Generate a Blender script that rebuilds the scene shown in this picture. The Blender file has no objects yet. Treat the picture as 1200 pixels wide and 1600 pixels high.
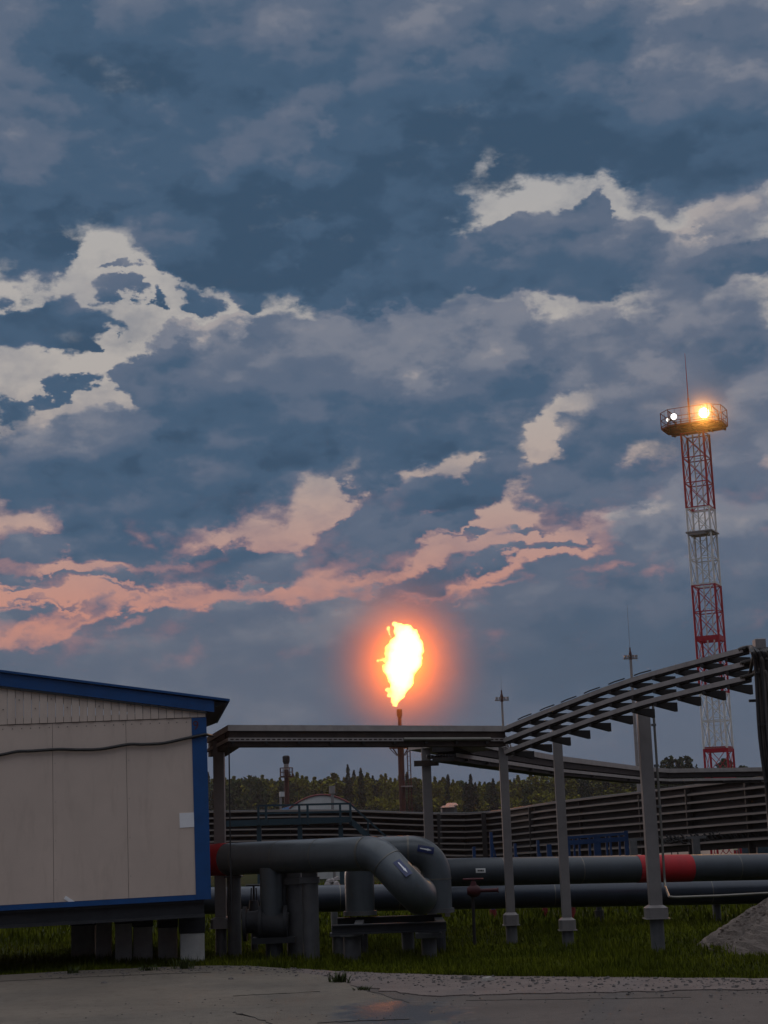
import bpy, math, random
import numpy as np
from mathutils import Vector, Matrix

rng = random.Random(7)
S = bpy.context.scene
COL = S.collection
R = math.radians

# ------------------------------------------------------------------ camera
F = 2500.0                       # focal length in units of the 1200 px frame width
PITCH = math.atan(510 / F)
ROLL = 0.034
EYE = 1.6
fwd = Vector((0, math.cos(PITCH), math.sin(PITCH)))
r0 = Vector((1, 0, 0)); u0 = Vector((0, -math.sin(PITCH), math.cos(PITCH)))
RIGHT = r0 * math.cos(ROLL) - u0 * math.sin(ROLL)
UP = r0 * math.sin(ROLL) + u0 * math.cos(ROLL)
CAMLOC = Vector((0, 0, EYE))
cam_d = bpy.data.cameras.new('camera'); cam = bpy.data.objects.new('camera', cam_d); COL.objects.link(cam)
cam.matrix_world = Matrix(((RIGHT.x, UP.x, -fwd.x, 0), (RIGHT.y, UP.y, -fwd.y, 0), (RIGHT.z, UP.z, -fwd.z, EYE), (0, 0, 0, 1)))
cam_d.sensor_fit = 'HORIZONTAL'; cam_d.sensor_width = 24.0; cam_d.lens = 24.0 * F / 1200
cam_d.clip_start = 0.1; cam_d.clip_end = 6000
S.camera = cam

def ray(px, py):
    return fwd + RIGHT * ((px - 600) / F) - UP * ((py - 800) / F)
def at(px, py, Y):               # survey helper: the point of the site seen at a given distance
    d = ray(px, py); return CAMLOC + d * (Y / d.y)
def gnd(px, py, z=0.0):
    d = ray(px, py); return CAMLOC + d * ((z - EYE) / d.z)
def proj(p):
    v = Vector(p) - CAMLOC; w = v.dot(fwd)
    return 600 + F * v.dot(RIGHT) / w, 800 - F * v.dot(UP) / w
def zat(X, Y, py):               # height of the point above (X, Y) that shows at row py
    lo, hi = -50.0, 300.0
    for _ in range(60):
        m = (lo + hi) / 2
        if proj((X, Y, m))[1] > py: lo = m
        else: hi = m
    return lo
def ppm(Y): return F / Y

def lin(c):
    def f(x):
        x /= 255.0
        return x / 12.92 if x <= 0.04045 else ((x + 0.055) / 1.055) ** 2.4
    return (f(c[0]), f(c[1]), f(c[2]), 1.0)

# ------------------------------------------------------------------ render settings
S.render.engine = 'CYCLES'
cy = S.cycles
cy.use_denoising = True
try: cy.denoiser = 'OPENIMAGEDENOISE'
except Exception: pass
cy.max_bounces = 6; cy.diffuse_bounces = 3; cy.glossy_bounces = 3; cy.transparent_max_bounces = 8; cy.volume_bounces = 0
cy.caustics_reflective = False; cy.caustics_refractive = False
cy.sample_clamp_indirect = 4.0
cy.use_adaptive_sampling = True
vs = S.view_settings
vs.view_transform = 'Standard'; vs.look = 'None'; vs.gamma = 1.0; vs.exposure = 0.0
HAZE = 0.00025; FLAME_W = 5500.0; LAMP_W = 5000.0; SUN_E = 0.2
# ------------------------------------------------------------------ sky
W = bpy.data.worlds.new('World'); S.world = W; W.use_nodes = True
SUN_EL = 2.0; SUN_AZ = -28.0     # a low sun ahead on the left, just under the cloud bank
def build_sky():
    nt = W.node_tree; nt.nodes.clear(); N = nt.nodes; L = nt.links
    def node(t, **kw):
        n = N.new(t)
        for k, v in kw.items(): setattr(n, k, v)
        return n
    def put(sock, v):
        if hasattr(v, 'is_output'): L.new(v, sock)
        else: sock.default_value = v
    def math_(op, a, b=None, c=None, clamp=False):
        n = node('ShaderNodeMath', operation=op, use_clamp=clamp)
        put(n.inputs[0], a)
        if b is not None: put(n.inputs[1], b)
        if c is not None: put(n.inputs[2], c)
        return n.outputs[0]
    def vmath(op, a, b=None, scale=None):
        n = node('ShaderNodeVectorMath', operation=op)
        put(n.inputs[0], a)
        if b is not None: put(n.inputs[1], b)
        if scale is not None: put(n.inputs['Scale'], scale)
        return n.outputs[0]
    def smooth(x, a, b):
        n = node('ShaderNodeMapRange', interpolation_type='SMOOTHSTEP', clamp=False)
        put(n.inputs[0], x); n.inputs[1].default_value = a; n.inputs[2].default_value = b
        return n.outputs[0]
    def noise(vec, scale, detail=6, rough=0.55, out='Fac', dist=0.0, lac=2.0):
        n = node('ShaderNodeTexNoise'); put(n.inputs['Vector'], vec)
        n.inputs['Scale'].default_value = scale; n.inputs['Detail'].default_value = detail
        n.inputs['Roughness'].default_value = rough; n.inputs['Distortion'].default_value = dist
        n.inputs['Lacunarity'].default_value = lac
        return n.outputs[0 if out == 'Fac' else 1]
    def mix(f, a, b):
        n = node('ShaderNodeMix', data_type='RGBA')
        put(n.inputs[0], f); put(n.inputs[6], a); put(n.inputs[7], b)
        return n.outputs[2]
    d = node('ShaderNodeTexCoord').outputs['Generated']
    sx = node('ShaderNodeSeparateXYZ'); L.new(d, sx.inputs[0])
    x, y, z = sx.outputs
    az = math_('ARCTAN2', x, y); el = math_('ARCSINE', z)
    cb = node('ShaderNodeCombineXYZ'); L.new(az, cb.inputs[0]); L.new(el, cb.inputs[1])
    p = cb.outputs[0]
    # noise space: the direction, flattened so clouds lie in layers
    dn = vmath('MULTIPLY', d, (1.0, 1.0, 1.75))
    w1 = vmath('SUBTRACT', noise(dn, 9.0, 3, 0.5, 'Color'), (0.5, 0.5, 0.5))
    w2 = vmath('SUBTRACT', noise(dn, 34.0, 8, 0.62, 'Color'), (0.5, 0.5, 0.5))
    pw = vmath('ADD', p, vmath('MULTIPLY', w1, (0.018, 0.010, 0)))
    pw = vmath('ADD', pw, vmath('MULTIPLY', w2, (0.050, 0.030, 0)))
    pt = vmath('ADD', p, vmath('MULTIPLY', w1, (0.09, 0.05, 0)))
    pt = vmath('ADD', pt, vmath('MULTIPLY', w2, (0.07, 0.045, 0)))
    def blobs(vec, lst):
        acc = None
        for b in lst:
            cx, cyy, rx, ry, rot, amp = b
            r = ray(cx, cyy).normalized()
            a_, e_ = math.atan2(r.x, r.y), math.asin(r.z)
            m = node('ShaderNodeMapping', vector_type='TEXTURE'); L.new(vec, m.inputs[0])
            m.inputs['Location'].default_value = (a_, e_, 0)
            m.inputs['Rotation'].default_value = (0, 0, -R(rot))
            m.inputs['Scale'].default_value = (2 * rx / F, 2 * ry / F, 1)
            g = node('ShaderNodeTexGradient', gradient_type='SPHERICAL'); L.new(m.outputs[0], g.inputs[0])
            acc = math_('MULTIPLY_ADD', g.outputs[1], amp, acc if acc is not None else 0.0)
        return acc
    # openings in the cover: centre, half axes, tilt, strength (surveyed along lines of sight)
    GAPS = [
        (905,620,40,13,-12,1.1),(858,650,44,13,-38,1.1),(846,682,14,24,10,.9),(1004,708,30,17,-10,1.1),(985,718,12,12,0,.6),(1197,718,12,9,0,.9),
        (755,258,20,9,-30,.8),(548,728,18,10,-30,.6),(12,432,20,18,0,.8),(45,832,44,8,-10,.9),(215,838,20,12,60,.5),
        (120,888,115,6,0,.95),(110,930,165,12,1,1.1),(350,937,140,7,-4,1.0),(500,910,38,13,-22,1.05),(570,912,46,7,-15,.9),(45,988,80,8,-22,.95),(10,990,36,16,0,.8),(125,974,70,5,-22,.9),(205,977,20,5,-10,.8),
        (830,880,70,6,-12,1.0),(745,917,50,4,-6,.9),(948,884,30,6,-10,.6),(1040,892,26,8,-10,.5),(300,856,40,8,-12,.9),(700,852,80,8,-12,.7),
    ]
    # cloud bodies, farthest first: centre, half axes, tilt, tone at top and foot, edge softness in px
    CLOUDS = [
        (600,1180,1500,250,0,.46,.42,30),(330,1030,430,82,-4,.46,.40,16),(1000,960,330,105,-4,.44,.28,14),(640,1010,260,80,0,.42,.36,20),
        (1090,800,170,62,-6,.56,.42,22),(960,868,190,30,-8,.46,.36,12),
        (340,885,135,36,-6,.36,.22,8),(700,888,62,26,-10,.34,.22,7),(575,850,95,62,-20,.40,.26,7),(610,800,60,52,-20,.48,.32,7),(520,868,90,40,-14,.36,.24,7),
        (120,850,165,26,0,.36,.22,9),(20,880,60,26,0,.36,.26,8),(215,868,60,22,-4,.36,.26,8),(110,905,165,9,1,.40,.32,6),(150,957,170,13,-4,.42,.34,7),(70,963,60,9,-16,.42,.36,6),(300,955,200,14,-3,.42,.36,8),(190,985,150,16,-16,.44,.38,8),(572,722,40,48,-10,.44,.24,7),(640,775,52,34,-20,.38,.24,7),(800,858,70,9,-14,.44,.38,6),(735,828,55,6,-8,.50,.44,6),(300,872,90,18,-8,.40,.28,8),(160,905,80,8,-3,.44,.38,4),(60,940,70,5,-6,.46,.40,4),(420,918,60,9,-10,.44,.36,5),(690,815,60,14,-16,.46,.36,6),(840,815,70,8,-10,.50,.42,6),(640,905,50,14,-14,.40,.30,6),(450,885,70,16,-10,.40,.30,8),(690,930,60,9,-6,.44,.38,6),(860,868,60,6,-10,.46,.40,5),(40,918,60,5,-6,.44,.38,4),(220,925,70,5,2,.44,.38,4),(880,835,50,7,-8,.48,.42,6),(560,935,70,7,-8,.44,.38,6),(1195,845,90,60,0,.46,.38,14),(1110,284,105,30,-4,.36,.22,9),
        (1030,560,240,105,-4,.60,.46,16),(1130,690,160,95,0,.56,.40,18),(930,735,125,62,-8,.42,.20,8),(965,680,80,46,0,.40,.26,8),(757,752,56,42,-35,.40,.22,7),(795,712,44,32,-20,.42,.28,7),(705,775,48,26,-20,.30,.18,7),
        (345,528,115,44,-6,1.0,.70,5),(430,540,70,60,0,.62,.45,7),
        (60,705,130,58,-4,.64,.36,7),(205,735,285,104,3,.50,.24,9),
        (300,585,80,50,0,.62,.36,6),(230,580,48,42,0,.70,.42,6),(660,560,235,98,-2,.57,.28,8),(470,620,270,105,6,.60,.22,9),(560,660,200,72,0,.36,.16,9),(540,540,110,70,0,.58,.40,7),(790,640,70,50,-14,.34,.26,9),
        (100,597,72,12,-20,.34,.24,5),(135,585,30,11,-15,.34,.26,5),(30,622,50,20,-6,.36,.24,5),(65,503,120,38,-5,.34,.20,6),(165,506,40,8,-8,.36,.28,5),
        (194,457,32,14,0,.34,.24,5),(255,465,17,13,0,.34,.26,5),(320,460,30,20,0,.36,.24,5),(388,452,27,25,0,.40,.26,6),(190,412,26,9,0,.52,.46,8),
        (1165,398,100,42,-12,.42,.20,8),(1062,420,60,50,0,.44,.34,16),(1100,352,110,30,-14,.66,.52,24),
        (590,420,200,56,-3,.52,.18,8),(860,395,190,72,0,.48,.18,7),(925,335,36,38,0,.42,.30,6),(700,400,140,56,0,.54,.26,9),(1000,372,50,40,0,.44,.34,9),
        (38,350,92,96,0,.42,.22,9),(90,272,150,58,0,.44,.30,18),
        (470,345,275,88,0,.44,.18,8),(345,380,125,56,0,.32,.16,7),(620,300,130,60,4,.46,.22,8),
        (880,150,520,122,3,.46,.14,12),(1120,225,160,70,0,.40,.20,14),(300,170,560,150,0,.36,.20,30),(600,20,1000,130,0,.42,.34,40),
    ]
    TONE = [
        (40,95,60,50,0,.40),(450,230,110,45,0,.32),(495,172,30,12,0,.3),(520,40,180,60,0,.22),(1160,80,150,100,-20,.34),(1040,15,60,20,0,.3),(880,10,60,15,0,.2),(640,40,60,40,0,.2),
        (720,575,80,26,0,.35),
        (560,780,70,45,0,.20),(450,990,260,40,0,.24),(560,960,150,40,0,.2),(640,600,120,60,0,.14),(1120,830,120,80,0,.22),
        (100,260,110,26,10,.2),(15,245,30,22,0,.35),(800,330,60,30,0,.1),(470,390,40,14,-8,.45),(560,365,60,14,0,.3),(130,620,60,20,0,.2),(1060,330,150,40,-12,.3),
        (650,1080,320,60,0,.22),(300,1080,160,40,0,.15),(960,870,150,40,-6,.15),(870,345,60,20,0,.12),(150,700,60,40,0,.15),(850,545,90,20,0,.12),
        (760,150,170,50,0,-.34),(230,150,220,80,0,-.26),(350,370,170,50,0,-.34),(600,300,200,30,0,-.22),(850,235,210,50,0,-.34),(760,420,240,30,0,-.30),(520,440,120,30,10,-.26),
        (250,770,200,40,0,-.26),(930,1010,330,50,0,-.30),(80,390,90,40,0,-.26),(70,500,110,30,-8,-.24),(640,690,70,30,0,-.15),
        (130,830,90,24,0,-.26),(330,890,120,24,0,-.22),(700,888,70,14,-8,-.18),(1130,230,120,50,0,-.26),(1160,395,60,30,-10,-.22),(30,620,60,22,0,-.2),(200,620,40,20,0,-.2),(860,660,30,40,0,-.12),
        (570,60,60,60,0,-.1),(300,30,200,30,0,-.12),(600,210,90,30,0,-.12),
    ]
    def puff(vec, scale):
        n = node('ShaderNodeTexVoronoi', feature='F1', distance='EUCLIDEAN'); put(n.inputs['Vector'], vec)
        n.inputs['Scale'].default_value = scale; n.inputs['Detail'].default_value = 2.0; n.inputs['Roughness'].default_value = 0.5; n.inputs['Lacunarity'].default_value = 2.3
        return n.outputs['Distance']
    vw = vmath('ADD', dn, vmath('MULTIPLY', w2, (0.030, 0.030, 0.030)))
    pf = puff(vw, 17.0); pf_up = puff(vmath('ADD', vw, (-0.008, 0.0, 0.018)), 17.0)
    lit = math_('SUBTRACT', pf_up, pf)
    big = vmath('ADD', dn, vmath('MULTIPLY', w2, (0.055, 0.055, 0.055)))
    lit2 = math_('SUBTRACT', puff(vmath('ADD', big, (-0.014, 0.0, 0.038)), 7.5), puff(big, 7.5))
    n_edge = noise(dn, 24.0, 8, 0.62)
    # the cloud bodies' outlines: bulged by the puffs, frayed by fine noise
    pb = vmath('ADD', p, vmath('MULTIPLY', w1, (0.030, 0.018, 0)))
    pb = vmath('ADD', pb, vmath('MULTIPLY', w2, (0.060, 0.040, 0)))
    lift = node('ShaderNodeCombineXYZ'); L.new(math_('MULTIPLY_ADD', pf, 0.010, -0.007), lift.inputs[0]); L.new(math_('MULTIPLY_ADD', pf, 0.016, -0.011), lift.inputs[1])
    pb = vmath('ADD', pb, lift.outputs[0])
    open_ = 1.0; tone = 0.5
    pg = pb
    for kc, (cx, cyy, rx, ry, rot, tt, tb, soft) in enumerate(CLOUDS):
        if kc and kc % 8 == 0:       # evaluate in batches: keeps the shader's working set small
            cq = node('ShaderNodeCombineXYZ'); L.new(math_('MULTIPLY', math_('ADD', tone, open_), 1e-9), cq.inputs[2]); pg = vmath('ADD', pb, cq.outputs[0])
        r = ray(cx, cyy).normalized()
        m = node('ShaderNodeMapping', vector_type='TEXTURE'); L.new(pg, m.inputs[0])
        m.inputs['Location'].default_value = (math.atan2(r.x, r.y), math.asin(r.z), 0); m.inputs['Rotation'].default_value = (0, 0, -R(rot)); m.inputs['Scale'].default_value = (rx / F, ry / F, 1)
        ln = node('ShaderNodeVectorMath', operation='LENGTH'); L.new(m.outputs[0], ln.inputs[0]); e = min(.5, 1.9 * soft / min(rx, ry))
        out = smooth(ln.outputs['Value'], 1 - e, 1 + e)
        sp = node('ShaderNodeSeparateXYZ'); L.new(m.outputs[0], sp.inputs[0])
        mr = node('ShaderNodeMapRange', clamp=False); L.new(sp.outputs[1], mr.inputs[0]); mr.inputs[1].default_value = -.75; mr.inputs[2].default_value = .85; mr.inputs[3].default_value = tb; mr.inputs[4].default_value = tt
        mx = node('ShaderNodeMix', data_type='FLOAT', clamp_factor=False); L.new(out, mx.inputs[0]); L.new(mr.outputs[0], mx.inputs[2]); put(mx.inputs[3], tone); tone = mx.outputs[0]
        open_ = math_('MULTIPLY', out, open_)
    G = blobs(pw, GAPS)
    gsum = math_('ADD', G, math_('MULTIPLY', math_('SUBTRACT', n_edge, 0.5), 1.7))
    gsum = math_('MULTIPLY_ADD', math_('SUBTRACT', pf, 0.60), 0.45, gsum)
    away = smooth(y, 0.86, 0.55)
    open_ = math_('MULTIPLY', open_, math_('SUBTRACT', 1.0, away))
    gsum = math_('MULTIPLY_ADD', open_, 1.6, math_('SUBTRACT', gsum, 0.16))
    # elsewhere (outside the part charted above) broken cloud from noise alone
    nb = noise(dn, 3.2, 8, 0.58)
    away = smooth(y, 0.86, 0.55)
    gsum = math_('ADD', gsum, math_('MULTIPLY', away, math_('MULTIPLY_ADD', nb, 3.2, -1.35)))
    gsum = math_('ADD', gsum, math_('MULTIPLY', smooth(el, 0.115, 0.085), -0.6))
    gap = smooth(gsum, 0.18, 1.20)
    fringe = smooth(gsum, -0.02, 0.46)             # thin, brighter cloud next to a gap
    # billows: difference of two offset noise samples reads as relief, lit from above left
    def relief(scale, off, det=7):
        a = noise(dn, scale, det, 0.56)
        b = noise(vmath('ADD', dn, off), scale, det, 0.56)
        return math_('SUBTRACT', a, b)
    r1 = relief(8.5, (-0.010, 0.0, 0.030), 4)
    T = blobs(pt, TONE)
    low = smooth(el, 0.20, 0.09); calm = math_('MULTIPLY_ADD', low, -0.62, 1.0)
    t = math_('MULTIPLY_ADD', T, 0.70, math_('ADD', tone, 0.03))
    r1 = math_('MULTIPLY', r1, calm); lit = math_('MULTIPLY', lit, calm); lit2 = math_('MULTIPLY', lit2, calm)
    t = math_('MULTIPLY_ADD', r1, 0.45, t)
    t = math_('MULTIPLY_ADD', lit2, 0.42, t)
    t = math_('MULTIPLY_ADD', math_('SUBTRACT', noise(dn, 13, 4, 0.5), 0.5), 0.20, t)
    t = math_('MULTIPLY_ADD', lit, 0.30, t)
    t = math_('MULTIPLY_ADD', fringe, 0.10, t)
    rp = node('ShaderNodeValToRGB'); L.new(t, rp.inputs[0])
    cr = rp.color_ramp; cr.interpolation = 'EASE'
    cr.elements[0].position = 0.0; cr.elements[0].color = lin((56, 80, 104))
    cr.elements[1].position = 1.0; cr.elements[1].color = lin((164, 158, 158))
    for pos, c in ((0.25, (67, 91, 116)), (0.5, (90, 104, 125)), (0.75, (118, 124, 138))):
        e = cr.elements.new(pos); e.color = lin(c)
    cloud = rp.outputs[0]
    # low cloud takes a warmer, greyer cast
    cloud = mix(math_('MULTIPLY', low, 0.45), cloud, lin((88, 96, 109)))
    # pink light on thin low cloud
    gr = node('ShaderNodeValToRGB'); L.new(math_('DIVIDE', el, 0.6), gr.inputs[0])
    g = gr.color_ramp
    g.elements[0].position = 0.05; g.elements[0].color = lin((158, 116, 118))
    g.elements[1].position = 1.0; g.elements[1].color = lin((150, 158, 172))
    for pos, c in ((0.235, (188, 132, 121)), (0.30, (178, 143, 136)), (0.37, (175, 158, 151)), (0.47, (174, 168, 164)), (0.62, (172, 169, 167)), (0.76, (158, 159, 164))):
        e = g.elements.new(pos); e.color = lin(c)
    sky = node('ShaderNodeTexSky', sky_type='NISHITA'); sky.sun_disc = False
    sky.sun_elevation = R(SUN_EL); sky.sun_rotation = R(SUN_AZ); sky.altitude = 60; sky.air_density = 1.0; sky.dust_density = 1.5; sky.ozone_density = 1.5
    L.new(d, sky.inputs[0]) if sky.inputs else None
    pinkf = math_('MULTIPLY', math_('MULTIPLY', smooth(el, 0.24, 0.17), smooth(el, 0.09, 0.125)), math_('MULTIPLY', fringe, 0.30))
    cloud = mix(pinkf, cloud, lin((176, 118, 118)))
    veil = smooth(noise(dn, 19.0, 5, 0.62), 0.36, 0.76)
    gap = math_('MULTIPLY', gap, math_('MULTIPLY_ADD', veil, -0.60, 1.05), None, True)
    col = mix(gap, cloud, gr.outputs[0])
    # unseen sky shaped for the site's light: overhead brightened, low behind dimmed
    zenith_lift = smooth(el, 0.50, 0.95)
    col = mix(zenith_lift, col, vmath('SCALE', mix(0.3, lin((203, 206, 214)), col), scale=ZENITH_GAIN))
    col = vmath('SCALE', col, scale=math_('MULTIPLY_ADD', math_('MULTIPLY', smooth(y, 0.1, -0.4), smooth(el, 0.5, 0.25)), -0.3, 1.0))
    b1 = node('ShaderNodeBackground'); L.new(col, b1.inputs[0]); b1.inputs[1].default_value = 1.0
    b2 = node('ShaderNodeBackground'); b2.inputs[1].default_value = 0.05; 
    L.new(vmath('SCALE', sky.outputs[0], scale=math_('MULTIPLY', gap, 0.12)), b2.inputs[0])
    ad = node('ShaderNodeAddShader'); L.new(b1.outputs[0], ad.inputs[0]); L.new(b2.outputs[0], ad.inputs[1])
    o = node('ShaderNodeOutputWorld'); L.new(ad.outputs[0], o.inputs[0])
ZENITH_GAIN = 1.55
build_sky()
W.cycles.sampling_method = 'MANUAL'; W.cycles.sample_map_resolution = 512
# ------------------------------------------------------------------ mesh helpers
class MB:
    """collects shapes in world space and links them as ONE mesh object"""
    def __init__(s): s.v = []; s.f = []; s.m = []; s.cur = 0
    def add(s, vs, fs):
        o = len(s.v); s.v.extend([tuple(x) for x in vs])
        for f in fs: s.f.append(tuple(i + o for i in f)); s.m.append(s.cur)
        return s
    def obox(s, c, ax, ay, az):          # centre and three half-axis vectors
        c, ax, ay, az = map(Vector, (c, ax, ay, az))
        vs = [c + ax * i + ay * j + az * k for i in (-1, 1) for j in (-1, 1) for k in (-1, 1)]
        return s.add(vs, [(0, 1, 3, 2), (4, 6, 7, 5), (0, 4, 5, 1), (2, 3, 7, 6), (0, 2, 6, 4), (1, 5, 7, 3)])
    def box(s, x0, x1, y0, y1, z0, z1):
        return s.obox(((x0 + x1) / 2, (y0 + y1) / 2, (z0 + z1) / 2), ((x1 - x0) / 2, 0, 0), (0, (y1 - y0) / 2, 0), (0, 0, (z1 - z0) / 2))
    def beam(s, a, b, w, h, up=(0, 0, 1)):
        a, b = Vector(a), Vector(b); d = b - a; L = d.length; d.normalize(); up = Vector(up)
        if abs(d.dot(up)) > 0.98: up = Vector((1, 0, 0))
        sd = d.cross(up).normalized(); u = sd.cross(d)
        return s.obox((a + b) / 2, d * L / 2, sd * w / 2, u * h / 2)
    def sweep(s, path, prof, up=(0, 0, 1), cap=True):   # open path, closed profile [(side, up)]
        path = [Vector(p) for p in path]; n = len(prof); vs = []
        for i, p in enumerate(path):
            a = path[max(i - 1, 0)]; b = path[min(i + 1, len(path) - 1)]
            d = (b - a).normalized(); sd = d.cross(Vector(up)).normalized(); u = sd.cross(d)
            k = 1.0
            if 0 < i < len(path) - 1:
                k = 1 / max(0.5, math.cos(0.5 * (path[i] - a).angle(b - path[i])))
            vs += [p + sd * x * k + u * y for x, y in prof]
        fs = []
        for i in range(len(path) - 1):
            for j in range(n):
                fs.append((i * n + j, i * n + (j + 1) % n, (i + 1) * n + (j + 1) % n, (i + 1) * n + j))
        if cap: fs += [tuple(reversed(range(n))), tuple(range((len(path) - 1) * n, len(path) * n))]
        return s.add(vs, fs)
    def tube(s, path, r, n=10, cap=True):
        path = [Vector(p) for p in path]; m = len(path)
        rr = r if isinstance(r, (list, tuple)) else [r] * m
        tg = []
        for i in range(m):
            a = path[max(i - 1, 0)]; b = path[min(i + 1, m - 1)]; tg.append((b - a).normalized())
        up = Vector((0, 0, 1)) if abs(tg[0].z) < 0.9 else Vector((1, 0, 0))
        nrm = (up - tg[0] * up.dot(tg[0])).normalized(); vs = []
        for i in range(m):
            nrm = (nrm - tg[i] * nrm.dot(tg[i])).normalized(); bi = tg[i].cross(nrm)
            for k in range(n):
                t = 2 * math.pi * k / n; vs.append(path[i] + (nrm * math.cos(t) + bi * math.sin(t)) * rr[i])
        fs = [(i * n + k, i * n + (k + 1) % n, (i + 1) * n + (k + 1) % n, (i + 1) * n + k) for i in range(m - 1) for k in range(n)]
        if cap: fs += [tuple(reversed(range(n))), tuple(range((m - 1) * n, m * n))]
        return s.add(vs, fs)
    def lathe(s, c, prof, n=16):        # prof [(r, z)] about the vertical through c
        c = Vector(c); vs = [c + Vector((r * math.cos(2 * math.pi * k / n), r * math.sin(2 * math.pi * k / n), z)) for r, z in prof for k in range(n)]
        m = len(prof)
        fs = [(i * n + k, i * n + (k + 1) % n, (i + 1) * n + (k + 1) % n, (i + 1) * n + k) for i in range(m - 1) for k in range(n)]
        fs += [tuple(reversed(range(n))), tuple(range((m - 1) * n, m * n))]
        return s.add(vs, fs)
    def prism(s, poly, z0, z1):
        n = len(poly); vs = [(x, y, z0) for x, y in poly] + [(x, y, z1) for x, y in poly]
        return s.add(vs, [tuple(reversed(range(n))), tuple(range(n, 2 * n))] + [(i, (i + 1) % n, n + (i + 1) % n, n + i) for i in range(n)])
    def build(s, name, mats, parent=None, origin=None, smooth=False, local=False, bevel=0):
        if not isinstance(mats, (list, tuple)): mats = [mats]
        if local: o = Vector((0, 0, 0))
        elif parent is not None: o = ORG[parent.name]
        else: o = Vector(origin) if origin is not None else Vector((0, 0, 0))
        me = bpy.data.meshes.new(name)
        me.from_pydata([(x - o.x, y - o.y, z - o.z) for x, y, z in s.v], [], s.f); me.update()
        for m in mats: me.materials.append(m)
        if len(mats) > 1: me.polygons.foreach_set('material_index', s.m)
        if smooth:
            me.shade_smooth()
            try: me.set_sharp_from_angle(angle=R(40))
            except Exception: pass
        ob = bpy.data.objects.new(name, me); COL.objects.link(ob)
        if parent is not None: ob.parent = parent; ORG[ob.name] = ORG.get(parent.name, o)
        else: ob.location = o; ORG[ob.name] = o
        if bevel:
            b = ob.modifiers.new('bevel', 'BEVEL'); b.width = bevel; b.segments = 2; b.limit_method = 'ANGLE'; b.angle_limit = R(50)
        return ob
ORG = {}
def tag(o, label, cat, group=None):
    o['label'] = label; o['category'] = cat
    if group: o['group'] = group
    return o
def thing(name, label, cat, loc, group=None, rot=None):
    o = bpy.data.objects.new(name, None); COL.objects.link(o); o.location = loc; o.empty_display_size = 0.3
    if rot is not None: o.rotation_euler = rot
    ORG[o.name] = Vector(loc)
    return tag(o, label, cat, group)
def struct(o, kind='structure'): o['kind'] = kind; return o
def copy_tree(o, parent=None):
    c = o.copy(); COL.objects.link(c)
    if parent is not None: c.parent = parent
    ORG[c.name] = ORG.get(o.name)
    for ch in list(o.children): copy_tree(ch, c)
    return c
def fillet(pts, rad, n=8):
    pts = [Vector(p) for p in pts]; out = [pts[0]]
    for i in range(1, len(pts) - 1):
        a, b, c = pts[i - 1], pts[i], pts[i + 1]
        u = (a - b).normalized(); v = (c - b).normalized(); ang = u.angle(v)
        r = rad if not isinstance(rad, (list, tuple)) else rad[i - 1]
        t = min(r / math.tan(ang / 2), 0.49 * (a - b).length, 0.49 * (c - b).length)
        p, q = b + u * t, b + v * t; r = t * math.tan(ang / 2)
        cen = b + (u + v).normalized() * (r / math.sin(ang / 2))
        va, vb = p - cen, q - cen; w = va.angle(vb)
        for k in range(n + 1):
            s_ = k / n; out.append(cen + (va * math.sin((1 - s_) * w) + vb * math.sin(s_ * w)) / math.sin(w))
    out.append(pts[-1]); return out
def pz(px, Y, z):                # point at distance Y and height z that shows in column px
    row = 1300
    for _ in range(6):
        p = at(px, row, Y); row = proj((p.x, Y, z))[1]
    return Vector((p.x, Y, z))

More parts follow.
